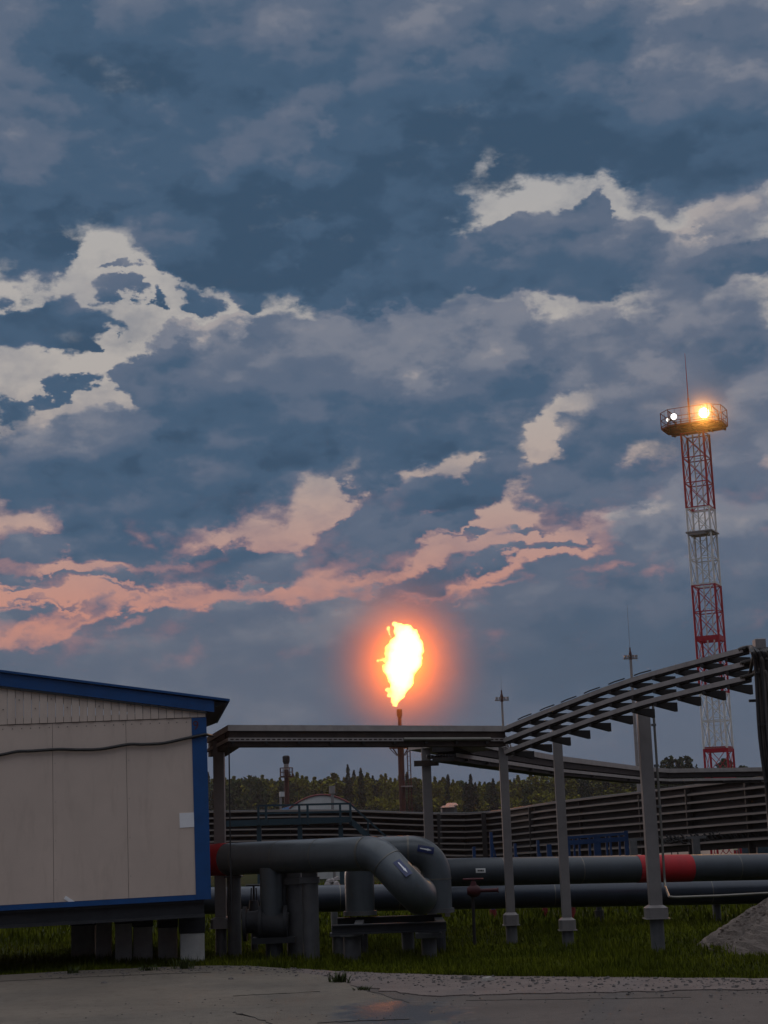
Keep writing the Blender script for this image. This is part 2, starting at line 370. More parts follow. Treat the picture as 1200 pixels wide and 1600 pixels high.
# ------------------------------------------------------------------ materials
def mat(name, col, rough=0.6, metal=0.0, var=0.15, scale=6.0, bump=0.0, bscale=40.0, tint=None, spec=0.5, stain=0.0, coords='Object', island=0.0):
    m = bpy.data.materials.new(name); m.use_nodes = True; nt = m.node_tree; N = nt.nodes; L = nt.links
    b = N['Principled BSDF']; b.inputs['Roughness'].default_value = rough; b.inputs['Metallic'].default_value = metal
    b.inputs['Specular IOR Level'].default_value = spec
    tc = N.new('ShaderNodeTexCoord'); n1 = N.new('ShaderNodeTexNoise'); L.new(tc.outputs[coords], n1.inputs[0])
    n1.inputs['Scale'].default_value = scale; n1.inputs['Detail'].default_value = 6; n1.inputs['Roughness'].default_value = 0.62
    c1 = [max(0, x * (1 - var)) for x in col]; c2 = list(tint) if tint else [x * (1 + var) for x in col]
    mx = N.new('ShaderNodeMix'); mx.data_type = 'RGBA'
    mr = N.new('ShaderNodeMapRange'); L.new(n1.outputs[0], mr.inputs[0]); mr.inputs[1].default_value = 0.3; mr.inputs[2].default_value = 0.7
    L.new(mr.outputs[0], mx.inputs[0]); mx.inputs[6].default_value = (*c1, 1); mx.inputs[7].default_value = (*c2, 1)
    out = mx.outputs[2]
    if island:
        g = N.new('ShaderNodeNewGeometry'); h = N.new('ShaderNodeHueSaturation')
        a = N.new('ShaderNodeMath'); a.operation = 'MULTIPLY_ADD'; L.new(g.outputs['Random Per Island'], a.inputs[0]); a.inputs[1].default_value = 2 * island; a.inputs[2].default_value = 1 - island
        L.new(a.outputs[0], h.inputs['Value']); L.new(out, h.inputs['Color']); out = h.outputs[0]
    if stain:                    # grime with a shape of its own
        n3 = N.new('ShaderNodeTexNoise'); mp = N.new('ShaderNodeMapping'); L.new(tc.outputs[coords], mp.inputs[0])
        mp.inputs['Scale'].default_value = (3, 3, 0.6); L.new(mp.outputs[0], n3.inputs[0]); n3.inputs['Scale'].default_value = 2.3; n3.inputs['Detail'].default_value = 9; n3.inputs['Roughness'].default_value = 0.7
        r3 = N.new('ShaderNodeMapRange'); L.new(n3.outputs[0], r3.inputs[0]); r3.inputs[1].default_value = 0.52; r3.inputs[2].default_value = 0.75; r3.inputs[4].default_value = stain
        m3 = N.new('ShaderNodeMix'); m3.data_type = 'RGBA'; L.new(r3.outputs[0], m3.inputs[0]); L.new(out, m3.inputs[6]); m3.inputs[7].default_value = (col[0] * .35, col[1] * .3, col[2] * .25, 1)
        out = m3.outputs[2]
    L.new(out, b.inputs['Base Color'])
    rm = N.new('ShaderNodeMapRange'); L.new(n1.outputs[0], rm.inputs[0]); rm.inputs[3].default_value = max(0.05, rough - 0.12); rm.inputs[4].default_value = min(1, rough + 0.12)
    L.new(rm.outputs[0], b.inputs['Roughness'])
    if bump:
        n2 = N.new('ShaderNodeTexNoise'); L.new(tc.outputs[coords], n2.inputs[0]); n2.inputs['Scale'].default_value = bscale; n2.inputs['Detail'].default_value = 5
        bp = N.new('ShaderNodeBump'); bp.inputs['Strength'].default_value = bump; bp.inputs['Distance'].default_value = 0.02
        L.new(n2.outputs[0], bp.inputs['Height']); L.new(bp.outputs[0], b.inputs['Normal'])
    return m
def glow(name, col, strength):
    m = bpy.data.materials.new(name); m.use_nodes = True; b = m.node_tree.nodes['Principled BSDF']
    b.inputs['Base Color'].default_value = (*col, 1); b.inputs['Emission Color'].default_value = (*col, 1); b.inputs['Emission Strength'].default_value = strength
    return m
M = dict(
    panel=mat('wall_panel', (0.62, 0.49, 0.405), 0.55, 0, 0.07, 1.3, 0.05, 220, stain=0.22),
    frieze=mat('frieze_sheet', (0.64, 0.51, 0.42), 0.5, 0, 0.07, 3, stain=0.2),
    blue=mat('blue_painted_steel', (0.0015, 0.060, 0.21), 0.5, 0.0, 0.14, 4, 0.03, 60, stain=0.15),
    groove=mat('dark_gap', (0.16, 0.14, 0.13), 0.8),
    darksteel=mat('dark_steel', (0.030, 0.030, 0.033), 0.65, 0.2, 0.3, 5, 0.1, 50),
    concrete=mat('pile_concrete', (0.34, 0.315, 0.29), 0.9, 0, 0.2, 5, 0.35, 45, stain=0.5),
    white=mat('whitewash', (0.74, 0.70, 0.64), 0.8, 0, 0.08, 6, 0.25, 50, stain=0.35),
    paper=mat('white_paper', (0.86, 0.84, 0.84), 0.7, 0, 0.03, 9),
    cable=mat('black_cable', (0.014, 0.012, 0.012), 0.5, 0, 0.2),
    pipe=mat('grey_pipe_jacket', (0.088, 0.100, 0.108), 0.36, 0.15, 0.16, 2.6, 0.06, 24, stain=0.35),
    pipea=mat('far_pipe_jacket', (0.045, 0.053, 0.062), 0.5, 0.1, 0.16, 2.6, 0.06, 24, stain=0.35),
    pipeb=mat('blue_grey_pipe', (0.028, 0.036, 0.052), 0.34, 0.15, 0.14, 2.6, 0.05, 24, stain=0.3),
    seam=mat('pipe_band', (0.16, 0.15, 0.13), 0.4, 0.6, 0.2, 14),
    red=mat('red_pipe_band', (0.38, 0.006, 0.011), 0.7, 0, 0.12, 5, 0.04, 40, stain=0.15),
    navy=mat('navy_label', (0.010, 0.022, 0.10), 0.35),
    arrow=mat('white_arrow', (0.85, 0.85, 0.85), 0.5, 0, 0.02),
    support=mat('support_steel', (0.120, 0.118, 0.120), 0.6, 0.2, 0.2, 5, 0.1, 40, stain=0.45),
    post=mat('galvanised_post', (0.24, 0.215, 0.205), 0.5, 0.35, 0.13, 4, 0.05, 60, stain=0.3),
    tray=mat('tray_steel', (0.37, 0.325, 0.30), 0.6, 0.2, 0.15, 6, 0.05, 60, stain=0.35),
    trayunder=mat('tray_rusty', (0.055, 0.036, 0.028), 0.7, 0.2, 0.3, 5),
    bracket=mat('bracket_dark', (0.022, 0.018, 0.017), 0.65, 0.2, 0.25, 8),
    rackrail=mat('rack_rail', (0.26, 0.215, 0.190), 0.6, 0.15, 0.2, 0.8, stain=0.3),
    teal=mat('teal_paint', (0.010, 0.036, 0.052), 0.55, 0, 0.2, 5),
    bluepost=mat('bright_blue_paint', (0.004, 0.036, 0.12), 0.5, 0, 0.15, 5, stain=0.2),
    tank=mat('white_tank', (0.62, 0.61, 0.59), 0.5, 0, 0.08, 2, stain=0.25),
    towerred=mat('tower_red', (0.40, 0.006, 0.022), 0.55, 0, 0.15, 2, stain=0.25),
    towerwhite=mat('tower_white', (0.74, 0.69, 0.64), 0.55, 0, 0.12, 2, stain=0.35),
    deck=mat('platform_deck', (0.17, 0.010, 0.009), 0.7, 0, 0.3, 3),
    rust=mat('rusty_stack', (0.075, 0.022, 0.016), 0.7, 0.1, 0.3, 2, stain=0.3),
    soot=mat('sooted_tip', (0.018, 0.014, 0.013), 0.8, 0, 0.3),
    mast=mat('mast_steel', (0.28, 0.25, 0.24), 0.6, 0.2, 0.15, 2),
    housing=mat('lamp_housing', (0.02, 0.02, 0.022), 0.5, 0.4),
    zinc=mat('zinc_conduit', (0.19, 0.175, 0.15), 0.4, 0.6, 0.15, 8),
    roofgrey=mat('grey_roof', (0.14, 0.145, 0.15), 0.6, 0, 0.1, 1),
    lightstone=mat('pale_stone', (.30, .27, .24), .9, 0, .2, 9),
    sign=mat('sign_white', (0.72, 0.70, 0.66), 0.6, 0, 0.05),
    signyellow=mat('sign_cream', (0.70, 0.62, 0.42), 0.6, 0, 0.05),
    black=mat('sign_black', (0.02, 0.02, 0.02), 0.6),
    soil=mat('grass_soil', (0.018, 0.024, 0.005), 0.95, 0, 0.35, 0.9, 0.4, 14, tint=(0.03, 0.038, 0.006), spec=.05),
    grass=mat('grass_blades', (0.052, 0.070, 0.004), 0.9, 0, 0.35, 0.55, tint=(0.120, 0.130, 0.009), island=0.35, spec=0.04),
    weed=mat('weed_leaves', (0.04, 0.052, 0.012), 0.75, 0, 0.3, 3, island=0.3, spec=0.2),
    asphalt=mat('road_asphalt', (0.090, 0.073, 0.062), 0.86, 0, 0.30, 0.8, 0.7, 60, stain=0.6),
    apron=mat('apron_concrete', (0.138, 0.112, 0.084), 0.88, 0, 0.30, 0.7, 0.7, 50, stain=0.7),
    shoulder=mat('sandy_shoulder', (0.15, 0.115, 0.10), 0.95, 0, 0.25, 2.0, 0.9, 35, stain=0.3),
    sand=mat('sand_bank', (0.30, 0.21, 0.16), 0.95, 0, 0.2, 0.6, 0.5, 6),
    heap=mat('grey_gravel', (0.125, 0.096, 0.078), 0.95, 0, 0.3, 6, 1.0, 30),
    stone=mat('loose_stone', (0.10, 0.085, 0.078), 0.9, 0, 0.3, 9, island=0.4),
    bark=mat('tree_bark', (0.07, 0.05, 0.04), 0.9, 0, 0.3, 2),
    spruce=mat('spruce_needles', (0.018, 0.028, 0.005), 0.85, 0, 0.3, 0.5, island=0.4, spec=0.15),
    pine=mat('pine_needles', (0.036, 0.046, 0.006), 0.85, 0, 0.3, 0.5, island=0.4, spec=0.15),
    birch=mat('birch_leaves', (0.165, 0.155, 0.009), 0.85, 0, 0.3, 0.5, island=0.4, spec=0.15),
    wood=mat('woodland_leaves', (0.070, 0.066, 0.006), 0.85, 0, 0.35, 0.12, tint=(0.085, 0.072, 0.008), island=0.4, spec=0.15),
)

def damp(m, c, rx, ry):          # a damp patch on paving: darker and smoother, with a ragged rim
    nt = m.node_tree; N = nt.nodes; L = nt.links; b = N['Principled BSDF']
    tc = N.new('ShaderNodeTexCoord'); mp = N.new('ShaderNodeMapping'); mp.vector_type = 'TEXTURE'; L.new(tc.outputs['Object'], mp.inputs[0])
    mp.inputs['Location'].default_value = (c.x, c.y, 0.06); mp.inputs['Scale'].default_value = (rx, ry, 1)
    g = N.new('ShaderNodeTexGradient'); g.gradient_type = 'SPHERICAL'; L.new(mp.outputs[0], g.inputs[0])
    n = N.new('ShaderNodeTexNoise'); L.new(tc.outputs['Object'], n.inputs[0]); n.inputs['Scale'].default_value = 5; n.inputs['Detail'].default_value = 6
    a = N.new('ShaderNodeMath'); a.operation = 'MULTIPLY_ADD'; L.new(n.outputs[0], a.inputs[0]); a.inputs[1].default_value = .9; L.new(g.outputs[1], a.inputs[2])
    r = N.new('ShaderNodeMapRange'); r.interpolation_type = 'SMOOTHSTEP'; L.new(a.outputs[0], r.inputs[0]); r.inputs[1].default_value = .62; r.inputs[2].default_value = 1.0
    for nm, val in (('Base Color', (.03, .026, .026, 1)), ('Roughness', .34)):
        src = b.inputs[nm].links[0].from_socket; mx = N.new('ShaderNodeMix'); mx.data_type = 'RGBA' if nm == 'Base Color' else 'FLOAT'
        i, o = ((6, 7), 2) if nm == 'Base Color' else ((2, 3), 0)
        L.new(r.outputs[0], mx.inputs[0]); L.new(src, mx.inputs[i[0]]); mx.inputs[i[1]].default_value = val; L.new(mx.outputs[o], b.inputs[nm])
wc = gnd(630, 1581, .06)
damp(M['apron'], wc, .95, 1.7); damp(M['asphalt'], wc, .95, 1.7)
# ================================================================== ground, road, shoulder
ground = MB()
gx = [-400, -120, -40] + [-20 + i * 0.5 for i in range(101)] + [40, 60, 120, 400]
gy = [-30, 0, 10] + [14 + i * 0.5 for i in range(73)] + [60, 80, 110, 150, 200, 280, 420, 900]
def gz(x, y):
    return 0.05 * math.sin(x * 0.7 + 1.3) * math.sin(y * 0.45) - 0.02 if 17 < y < 49 and abs(x) < 24 else 0.0 - 0.02
for y in gy:
    for x in gx: ground.v.append((x, y, gz(x, y)))
nx = len(gx)
for j in range(len(gy) - 1):
    for i in range(nx - 1):
        ground.f.append((j * nx + i, j * nx + i + 1, (j + 1) * nx + i + 1, (j + 1) * nx + i)); ground.m.append(0)
struct(ground.build('ground', M['soil'], smooth=True))

EDGE = [(-160, 1531), (-60, 1528), (0, 1525), (60, 1521.5), (120, 1518), (190, 1515), (250, 1512.5), (330, 1510), (390, 1510.5), (450, 1513), (530, 1517), (600, 1520), (700, 1523), (800, 1525), (900, 1526), (1000, 1527), (1120, 1528), (1290, 1529)]
def jag(pts, amp, n=6):
    out = []
    for i in range(len(pts) - 1):
        for k in range(n):
            t = k / n; out.append((pts[i][0] + (pts[i + 1][0] - pts[i][0]) * t + rng.uniform(-amp, amp), pts[i][1] + (pts[i + 1][1] - pts[i][1]) * t + rng.uniform(-amp, amp)))
    out.append(pts[-1]); return out
ew = [gnd(px, py, 0.05) for px, py in EDGE]
edge_xy = [(-16, ew[0].y + 1.0)] + [(p.x, p.y) for p in ew] + [(16, ew[-1].y - 0.3)]
def edge_y(x):
    for a, b in zip(edge_xy[:-1], edge_xy[1:]):
        if a[0] <= x <= b[0]: return a[1] + (b[1] - a[1]) * (x - a[0]) / (b[0] - a[0])
    return edge_xy[0][1] if x < edge_xy[0][0] else edge_xy[-1][1]
road = MB(); je = jag(edge_xy, 0.035)
road.prism([(-16, -6), (16, -6)] + [(x, y - 0.12) for x, y in reversed(je)], -0.2, 0.036)
struct(road.build('road', M['asphalt']))
# the concrete apron on the left is a cast slab, its right side cut along a cracked joint
def dense(pts, n):
    return [(pts[i][0] + (pts[i + 1][0] - pts[i][0]) * k / n, pts[i][1] + (pts[i + 1][1] - pts[i][1]) * k / n) for i in range(len(pts) - 1) for k in range(n)] + [pts[-1]]
joint = [gnd(px, py, 0.06) for px, py in ((640, 1568), (585, 1551), (545, 1537), (520, 1527), (470, 1519), (440, 1512.6))]
apr = MB(); pe = [(x, y) for x, y in jag([e for e in edge_xy if e[0] < gnd(440, 1512, .06).x], 0.02)]
jj = jag([(p.x, p.y) for p in joint], 0.03, 5)
apr.prism([(-16, 6), (2.2, 6), (0.9, 11.5)] + jj + list(reversed(pe)), -0.15, 0.062)
struct(apr.build('concrete_apron', M['apron'], bevel=0.012))
# sandy shoulder strip between road and grass on the right
inner = [(460, 1524), (520, 1534), (600, 1548), (680, 1556), (780, 1553), (880, 1551), (1000, 1549), (1120, 1546), (1290, 1545)]
sh = MB(); iw = [gnd(px, py, 0.045) for px, py in inner]
outer = [(x, y + 0.05) for x, y in jag([e for e in edge_xy if e[0] > ew[8].x], 0.05)]
low = jag([(p.x, p.y) for p in iw] + [(16, 15.6)], 0.06)
sh.prism([(low[0][0] , low[0][1])] + low[1:] + list(reversed(outer)), -0.16, 0.047)
struct(sh.build('road_shoulder', M['shoulder']))
def stain(name, pts, amp, z, m):
    b = MB(); w = [gnd(px, py, z) for px, py in pts]; w.append(w[0]); b.prism(jag([(p.x, p.y) for p in w], amp, 5)[:-1], z - 0.003, z); return struct(b.build(name, m))
crackm = mat('crack_soil', (0.035, 0.030, 0.026), 0.95, 0, 0.3, 9)
def crack(pts, w, z):
    p = jag([(q.x, q.y) for q in [gnd(a, b, z) for a, b in pts]], 0.025, 7)
    up = [(x, y + w * rng.uniform(0.3, 1)) for x, y in p]
    b = MB(); b.prism(p + list(reversed(up)), z - 0.003, z); return struct(b.build('pavement_crack', crackm))
crack([(560, 1543), (590, 1552), (640, 1567)], 0.10, 0.067)
crack([(500, 1598), (580, 1594), (640, 1592)], 0.05, 0.067)
crack([(360, 1556), (420, 1553), (500, 1549)], 0.03, 0.067)
crack([(360, 1582), (395, 1588), (425, 1600)], 0.05, 0.067)
crack([(-20, 1534), (120, 1527), (260, 1521), (330, 1519)], 0.03, 0.067)
crack([(730, 1563), (900, 1561), (1080, 1558)], 0.02, 0.040)

# loose stones along the edge
st = MB()
def pebble(b, c, r):
    n = 6; ph = rng.random() * 6
    top = []
    for k in range(n):
        a = ph + k * 2 * math.pi / n; q = r * rng.uniform(0.7, 1.2); top.append((c[0] + q * math.cos(a), c[1] + q * math.sin(a)))
    vs = [(x, y, c[2]) for x, y in top] + [(c[0] + (x - c[0]) * .75, c[1] + (y - c[1]) * .75, c[2] + r * rng.uniform(.5, .8)) for x, y in top] + [(c[0], c[1], c[2] + r * rng.uniform(.7, 1.0))]
    b.add(vs, [(i, (i + 1) % n, n + (i + 1) % n, n + i) for i in range(n)] + [(n + i, n + (i + 1) % n, 2 * n) for i in range(n)])
for i in range(1500):
    x = rng.uniform(-4.5, 5.5); d = abs(rng.gauss(0, 0.8)) if x > -1.2 else abs(rng.gauss(0, 0.55))
    y = edge_y(x) - 0.1 - d
    pebble(st, (x, y, 0.058 if x < -1.2 else 0.044), rng.choice((0.008, 0.01, 0.014, 0.02)) * rng.uniform(.7, 1.3))
for i in range(250):
    pebble(st, (rng.uniform(-3.5, 4), rng.uniform(12.5, 17), 0.06), rng.uniform(0.006, 0.013))
o = st.build('gravel', M['stone']); o['kind'] = 'stuff'
for k, (px, py, r, lab) in enumerate([(569, 1531, .0, '')][:0] + [(731, 1530, .06, 'dark grey stone on the sandy road edge below the red valve'), (760, 1531, .055, 'pale flat stone beside the dark stone on the sandy road edge'), (361, 1531, .035, 'dark stone lying on the concrete apron near its grass edge'), (163, 1537, .04, 'dark stone on the left part of the concrete apron')]):
    b = MB(); g = gnd(px, py, .055)
    for q in range(3): pebble(b, (g.x + rng.uniform(-.5, .5) * r, g.y + rng.uniform(-.4, .4) * r, .05), r * (1 - .25 * q))
    tag(b.build('stone', [M['stone'], M['lightstone']][k == 1], origin=g), lab, 'stone')

# ================================================================== grass
def blade(b, x, y, z, h, w, lean, az):
    dx, dy = math.cos(az), math.sin(az); lx, ly = -dy * lean, dx * lean
    b.v += [(x - dx * w, y - dy * w, z), (x + dx * w, y + dy * w, z), (x + lx * .45 + dx * w * .7, y + ly * .45 + dy * w * .7, z + h * .6), (x + lx * .45 - dx * w * .7, y + ly * .45 - dy * w * .7, z + h * .6), (x + lx, y + ly, z + h)]
    n = len(b.v) - 5; b.f += [(n, n + 1, n + 2, n + 3), (n + 3, n + 2, n + 4)]; b.m += [0, 0]
gr = MB()
for i in range(105000):
    t = rng.random(); Y = 16.3 + 14 * t ** 1.5; half = 0.26 * Y
    x = rng.uniform(-half - .5, half + .5); e = edge_y(x)
    y = e + abs(rng.random()) ** 1.7 * (31 - e)
    clump = 0.5 + 0.5 * math.sin(x * 2.3 + math.sin(y * 1.7) * 2) * math.sin(y * 1.9 + 0.6 * x)
    h = rng.uniform(0.03, 0.11) * (0.55 + 0.9 * clump) * (1.7 if rng.random() < .03 else 1)
    if y - e < 0.5: h *= 0.75 + 0.4 * rng.random()
    blade(gr, x, y, gz(x, y), h, rng.uniform(.0025, .0065) * (1 + 0.05 * (y - 16)), rng.uniform(0, .07), rng.uniform(0, math.pi * 2))
for i in range(26000):
    y = rng.uniform(29, 60); x = rng.uniform(-.27 * y, .27 * y)
    blade(gr, x, y, gz(x, y), rng.uniform(.08, .2), rng.uniform(.015, .03), rng.uniform(0, .08), rng.uniform(0, 6.3))
o = gr.build('grass', M['grass']); o['kind'] = 'stuff'
def weed(px, py, n, h, lab, spread=.12):
    g = gnd(px, py, .05); b = MB()
    for i in range(n):
        a = rng.uniform(0, 6.3); r = rng.random() * spread
        blade(b, g.x + r * math.cos(a), g.y + r * math.sin(a) * .7, .04, h * rng.uniform(.5, 1), rng.uniform(.006, .013), rng.uniform(.02, .12), rng.uniform(0, 6.3))
    return tag(b.build('weed', M['weed'], origin=(g.x, g.y, .05)), lab, 'weed')
weed(531, 1536, 70, .15, 'tuft of green weed growing in the cracked joint of the concrete')
weed(569, 1548, 45, .07, 'low flat weed further along the cracked joint nearer the road')
weed(288, 1515, 60, .20, 'tall tufted weed at the slab edge in front of the white painted pile', .15)
weed(118, 1522, 40, .13, 'small weed tuft at the slab edge below the dark piles')
weed(232, 1518, 40, .11, 'thin weed tuft at the slab edge between the two grey piles')

# ================================================================== gravel heap on the right
hb = MB(); hc = gnd(1290, 1480, 0); n1, n2 = 56, 34; vs = []; fs = []
for j in range(n2 + 1):
    r = j / n2
    for i in range(n1):
        a = 2 * math.pi * i / n1; rad = 1.62 * (1 + .10 * math.sin(3 * a + 1) + .05 * math.sin(7 * a))
        h = 0.93 * (1 - r) ** 0.85 + .02 * math.sin(9 * a + 6 * r) * (1 - r) + .022 * rng.uniform(-1, 1) + .05 * math.sin(17 * a + 3 * math.sin(9 * r)) * r * (1 - r)
        vs.append((hc.x + r * rad * math.cos(a), hc.y + .5 + r * rad * math.sin(a), h - 0.04))
for j in range(n2):
    for i in range(n1): fs.append((j * n1 + i, j * n1 + (i + 1) % n1, (j + 1) * n1 + (i + 1) % n1, (j + 1) * n1 + i))
hb.add(vs, fs); hb.f.append(tuple(range(n1))); hb.m.append(0)
for i in range(500):
    a = rng.uniform(0, 6.28); r = rng.random() ** .5 * 1.02; rad = 1.62 * r
    pebble(hb, (hc.x + rad * math.cos(a), hc.y + .5 + rad * math.sin(a), max(-.02, 0.93 * max(0, 1 - r) ** .85 - .05)), rng.uniform(.012, .04))
tag(hb.build('gravel_heap', M['heap'], origin=hc), 'heap of grey gravel and sand lying on the grass at the right edge', 'gravel heap')

# ================================================================== cabin
C = at(329, 1405, 21.6); YAW, TILT = 0.15, -0.016
ex = Vector((math.cos(YAW), math.sin(YAW), 0)); ey = Vector((-math.sin(YAW), math.cos(YAW), 0))
cabin = thing('cabin', 'grey sandwich panel cabin with blue roof edge and blue corner trim standing on piles', 'cabin', C, rot=(0, TILT, YAW))
k_ = .00864
b = MB(); DEP = 3.8
xs = [-.185, -1.06, -2.02, -2.98, -3.94, -4.9, -5.86, -7.2]
for x1, x0 in zip(xs[:-1], xs[1:]): b.box(x0 + .0022, x1 - .0022, 0.0, .05, .07, 2.376)
b.cur = 1; b.box(-7.18, -.02, .03, .06, .02, 2.40); b.cur = 0
b.box(-.06, 0, .03, DEP, 0.0, 2.5); b.box(-7.2, -7.14, .06, DEP, 0.0, 2.5); b.box(-7.14, -.06, DEP - .06, DEP, 0, 2.6); b.box(-7.14, -.06, .06, DEP - .06, 0, .06)
b.cur = 1
for i in range(58):
    xx = -.26 - i * .12 + rng.uniform(-.006, .006); b.obox((xx, -.002, 2.325), (.006, 0, 0), (0, .003, 0), (0, 0, .006))
for xs_ in xs[1:-1]:
    for z_ in (.35, .85, 1.35, 1.85): b.obox((xs_ + .03, -.001, z_), (.004, 0, 0), (0, .002, 0), (0, 0, .004))
b.build('wall', [M['panel'], M['groove']], cabin, local=True)
zf = lambda x: 2.46 - .162 * x if x > -3.6 else 2.46 + .162 * 3.6 + .162 * (x + 3.6)
b = MB(); x = -.004; i = 0
while x > -7.2:
    x1 = x - .098; off = .0 if i % 2 else .008
    b.add([(x1, -.012 - off, 2.385), (x, -.012 - off, 2.385), (x, -.012 - off, zf(x) + .06), (x1, -.012 - off, zf(x1) + .06), (x1, .03, 2.385), (x, .03, 2.385), (x, .03, zf(x) + .06), (x1, .03, zf(x1) + .06)],
          [(0, 1, 2, 3), (5, 4, 7, 6), (0, 4, 5, 1), (3, 2, 6, 7), (0, 3, 7, 4), (1, 5, 6, 2)])
    if i % 2: b.cur = 1; b.obox((x - .05, -.024, 2.52 + .06 * (i % 4)), (.007, 0, 0), (0, .004, 0), (0, 0, .007)); b.cur = 0
    x = x1 - .006; i += 1
b.cur = 1; b.box(-7.19, -.01, .0, .028, 2.378, zf(0))
b.build('frieze', [M['frieze'], M['groove']], cabin, local=True)
b = MB()
for s_, e_ in ((.115, -3.6), (-3.6, -7.3)):
    za, zb = zf(s_), zf(e_); yf = -.05
    b.add([(e_, yf, zb), (s_, yf, za), (s_, yf, za + .15), (e_, yf, zb + .175), (e_, yf + .035, zb), (s_, yf + .035, za), (s_, yf + .035, za + .15), (e_, yf + .035, zb + .175)],
          [(0, 1, 2, 3), (5, 4, 7, 6), (0, 4, 5, 1), (3, 2, 6, 7), (0, 3, 7, 4), (1, 5, 6, 2)])
    b.cur = 1
    b.add([(e_, yf - .006, zb - .03), (s_ - .1, yf - .006, za - .014), (s_ - .1, yf - .006, za + .0), (e_, yf - .006, zb - .0), (e_, yf + .04, zb - .03), (s_ - .1, yf + .04, za - .014), (s_ - .1, yf + .04, za), (e_, yf + .04, zb)],
          [(0, 1, 2, 3), (5, 4, 7, 6), (0, 4, 5, 1), (3, 2, 6, 7), (0, 3, 7, 4), (1, 5, 6, 2)]); b.cur = 0
b.build('fascia', [M['blue'], M['darksteel']], cabin, local=True)
b = MB()
for s_, e_ in ((.325, -3.6), (-3.6, -7.45)):
    za, zb = zf(min(s_, .115)) - .162 * max(0, s_ - .115) * .6 + .155, zf(e_) + .18
    b.add([(e_, -.09, zb), (s_, -.09, za - .0), (s_, -.09, za + .03), (e_, -.09, zb + .03), (e_, DEP + .1, zb), (s_, DEP + .1, za), (s_, DEP + .1, za + .03), (e_, DEP + .1, zb + .03)],
          [(0, 1, 2, 3), (5, 4, 7, 6), (0, 4, 5, 1), (3, 2, 6, 7), (0, 3, 7, 4), (1, 5, 6, 2)])
b.cur = 1
b.add([(.009, -.01, zf(0) + .03), (.12, -.01, zf(.12) + .07), (.29, -.01, zf(.29) + .155), (0.009, -.01, zf(0) + .13), (.009, DEP, zf(0) + .03), (.12, DEP, zf(.12) + .07), (.29, DEP, zf(.29) + .155), (0.009, DEP, zf(0) + .13)],
      [(0, 1, 2, 3), (5, 4, 7, 6), (0, 4, 5, 1), (1, 5, 6, 2), (3, 2, 6, 7), (0, 3, 7, 4)])
b.build('roof', [M['blue'], M['darksteel']], cabin, local=True)
MB().box(-.19, .008, -.014, .035, 0.0, 2.38).build('corner_trim', M['blue'], cabin, local=True, bevel=.004)
MB().box(-7.2, -.192, -.010, .03, 0.0, .066).build('base_trim', M['blue'], cabin, local=True)
b = MB(); b.box(-7.2, -.085, .03, .20, -.035, -.004); b.box(-7.2, -.085, .09, .13, -.185, -.035); b.box(-7.2, -.085, .03, .20, -.225, -.185)
b.box(-.12, -.085, .2, DEP, -.2, -.004); b.box(-7.2, -.2, 2.5, 2.65, -.2, -.004); b.box(-7.2, -.2, 3.55, 3.7, -.2, -.004)
b.build('base_beam', M['darksteel'], cabin, local=True)
# stencilled figure near the top of the corner trim
def text_part(s, size, m, parent, loc, name, rot=(R(90), 0, 0), wx=1.0):
    cu = bpy.data.curves.new(name, 'FONT'); cu.body = s; cu.size = size; cu.extrude = .001; cu.align_x = 'CENTER'; cu.align_y = 'CENTER'
    t = bpy.data.objects.new(name + '_src', cu); COL.objects.link(t)
    dg = bpy.context.evaluated_depsgraph_get(); me = bpy.data.meshes.new_from_object(t.evaluated_get(dg)); bpy.data.objects.remove(t)
    me.materials.clear(); me.materials.append(m); o = bpy.data.objects.new(name, me); COL.objects.link(o); o.parent = parent; o.location = loc; o.rotation_euler = rot; o.scale = (wx, 1, 1)
    ORG[o.name] = Vector(loc); return o
stencil = mat('stencil_paint', (0.085, 0.022, 0.030), 0.7, 0, 0.3, 20)
text_part('9', .17, stencil, cabin, (-.135, -.0165, 2.27), 'stencilled_figure')
def cab(x, y, z):                # cabin frame to world, for things fixed to the wall
    return cabin_m @ Vector((x, y, z))
cabin_m = Matrix.Translation(C) @ Matrix.Rotation(YAW, 4, 'Z') @ Matrix.Rotation(TILT, 4, 'Y')
cex = (cabin_m.to_3x3() @ Vector((1, 0, 0))); cez = (cabin_m.to_3x3() @ Vector((0, 0, 1))); cey = (cabin_m.to_3x3() @ Vector((0, 1, 0)))
def plate(name, x, z, w, h, ang, m, lab, cat):
    c = cab(x, -.004, z); u = cex * math.cos(ang) + cez * math.sin(ang); v = -cex * math.sin(ang) + cez * math.cos(ang)
    return tag(MB().obox(c, u * w / 2, cey * .003, v * h / 2).build(name, m, origin=c), lab, cat)
plate('paper_sheet', -.285, 1.035, .19, .19, 0.01, M['paper'], 'blank white square paper sheet stuck to the cabin wall beside the blue corner', 'paper sheet')
plate('tape_strip', -1.82, .085, .145, .045, -.62, M['paper'], 'short strip of white tape stuck at a slant low on the cabin wall', 'tape')
b = MB(); pts = []
for px, py in ((-260, 1196), (-120, 1190), (-40, 1185), (0, 1181), (20, 1178), (40, 1174.5), (60, 1174.5), (100, 1173), (130, 1174.5), (165, 1174.5), (207, 1168.5), (232, 1169), (262, 1168), (290, 1163), (312, 1159), (327, 1156.5)):
    lx = (px - 329) * .00852; pts.append(cab(lx, -.035, ((1405 + (329 - px) * .028) - py) * .00864 * (1 + .00006 * (px - 329))))
pts += [cab(.05, .15, pts[-1].z - C.z + .0), cab(.12, .55, 2.16)]
sm = []
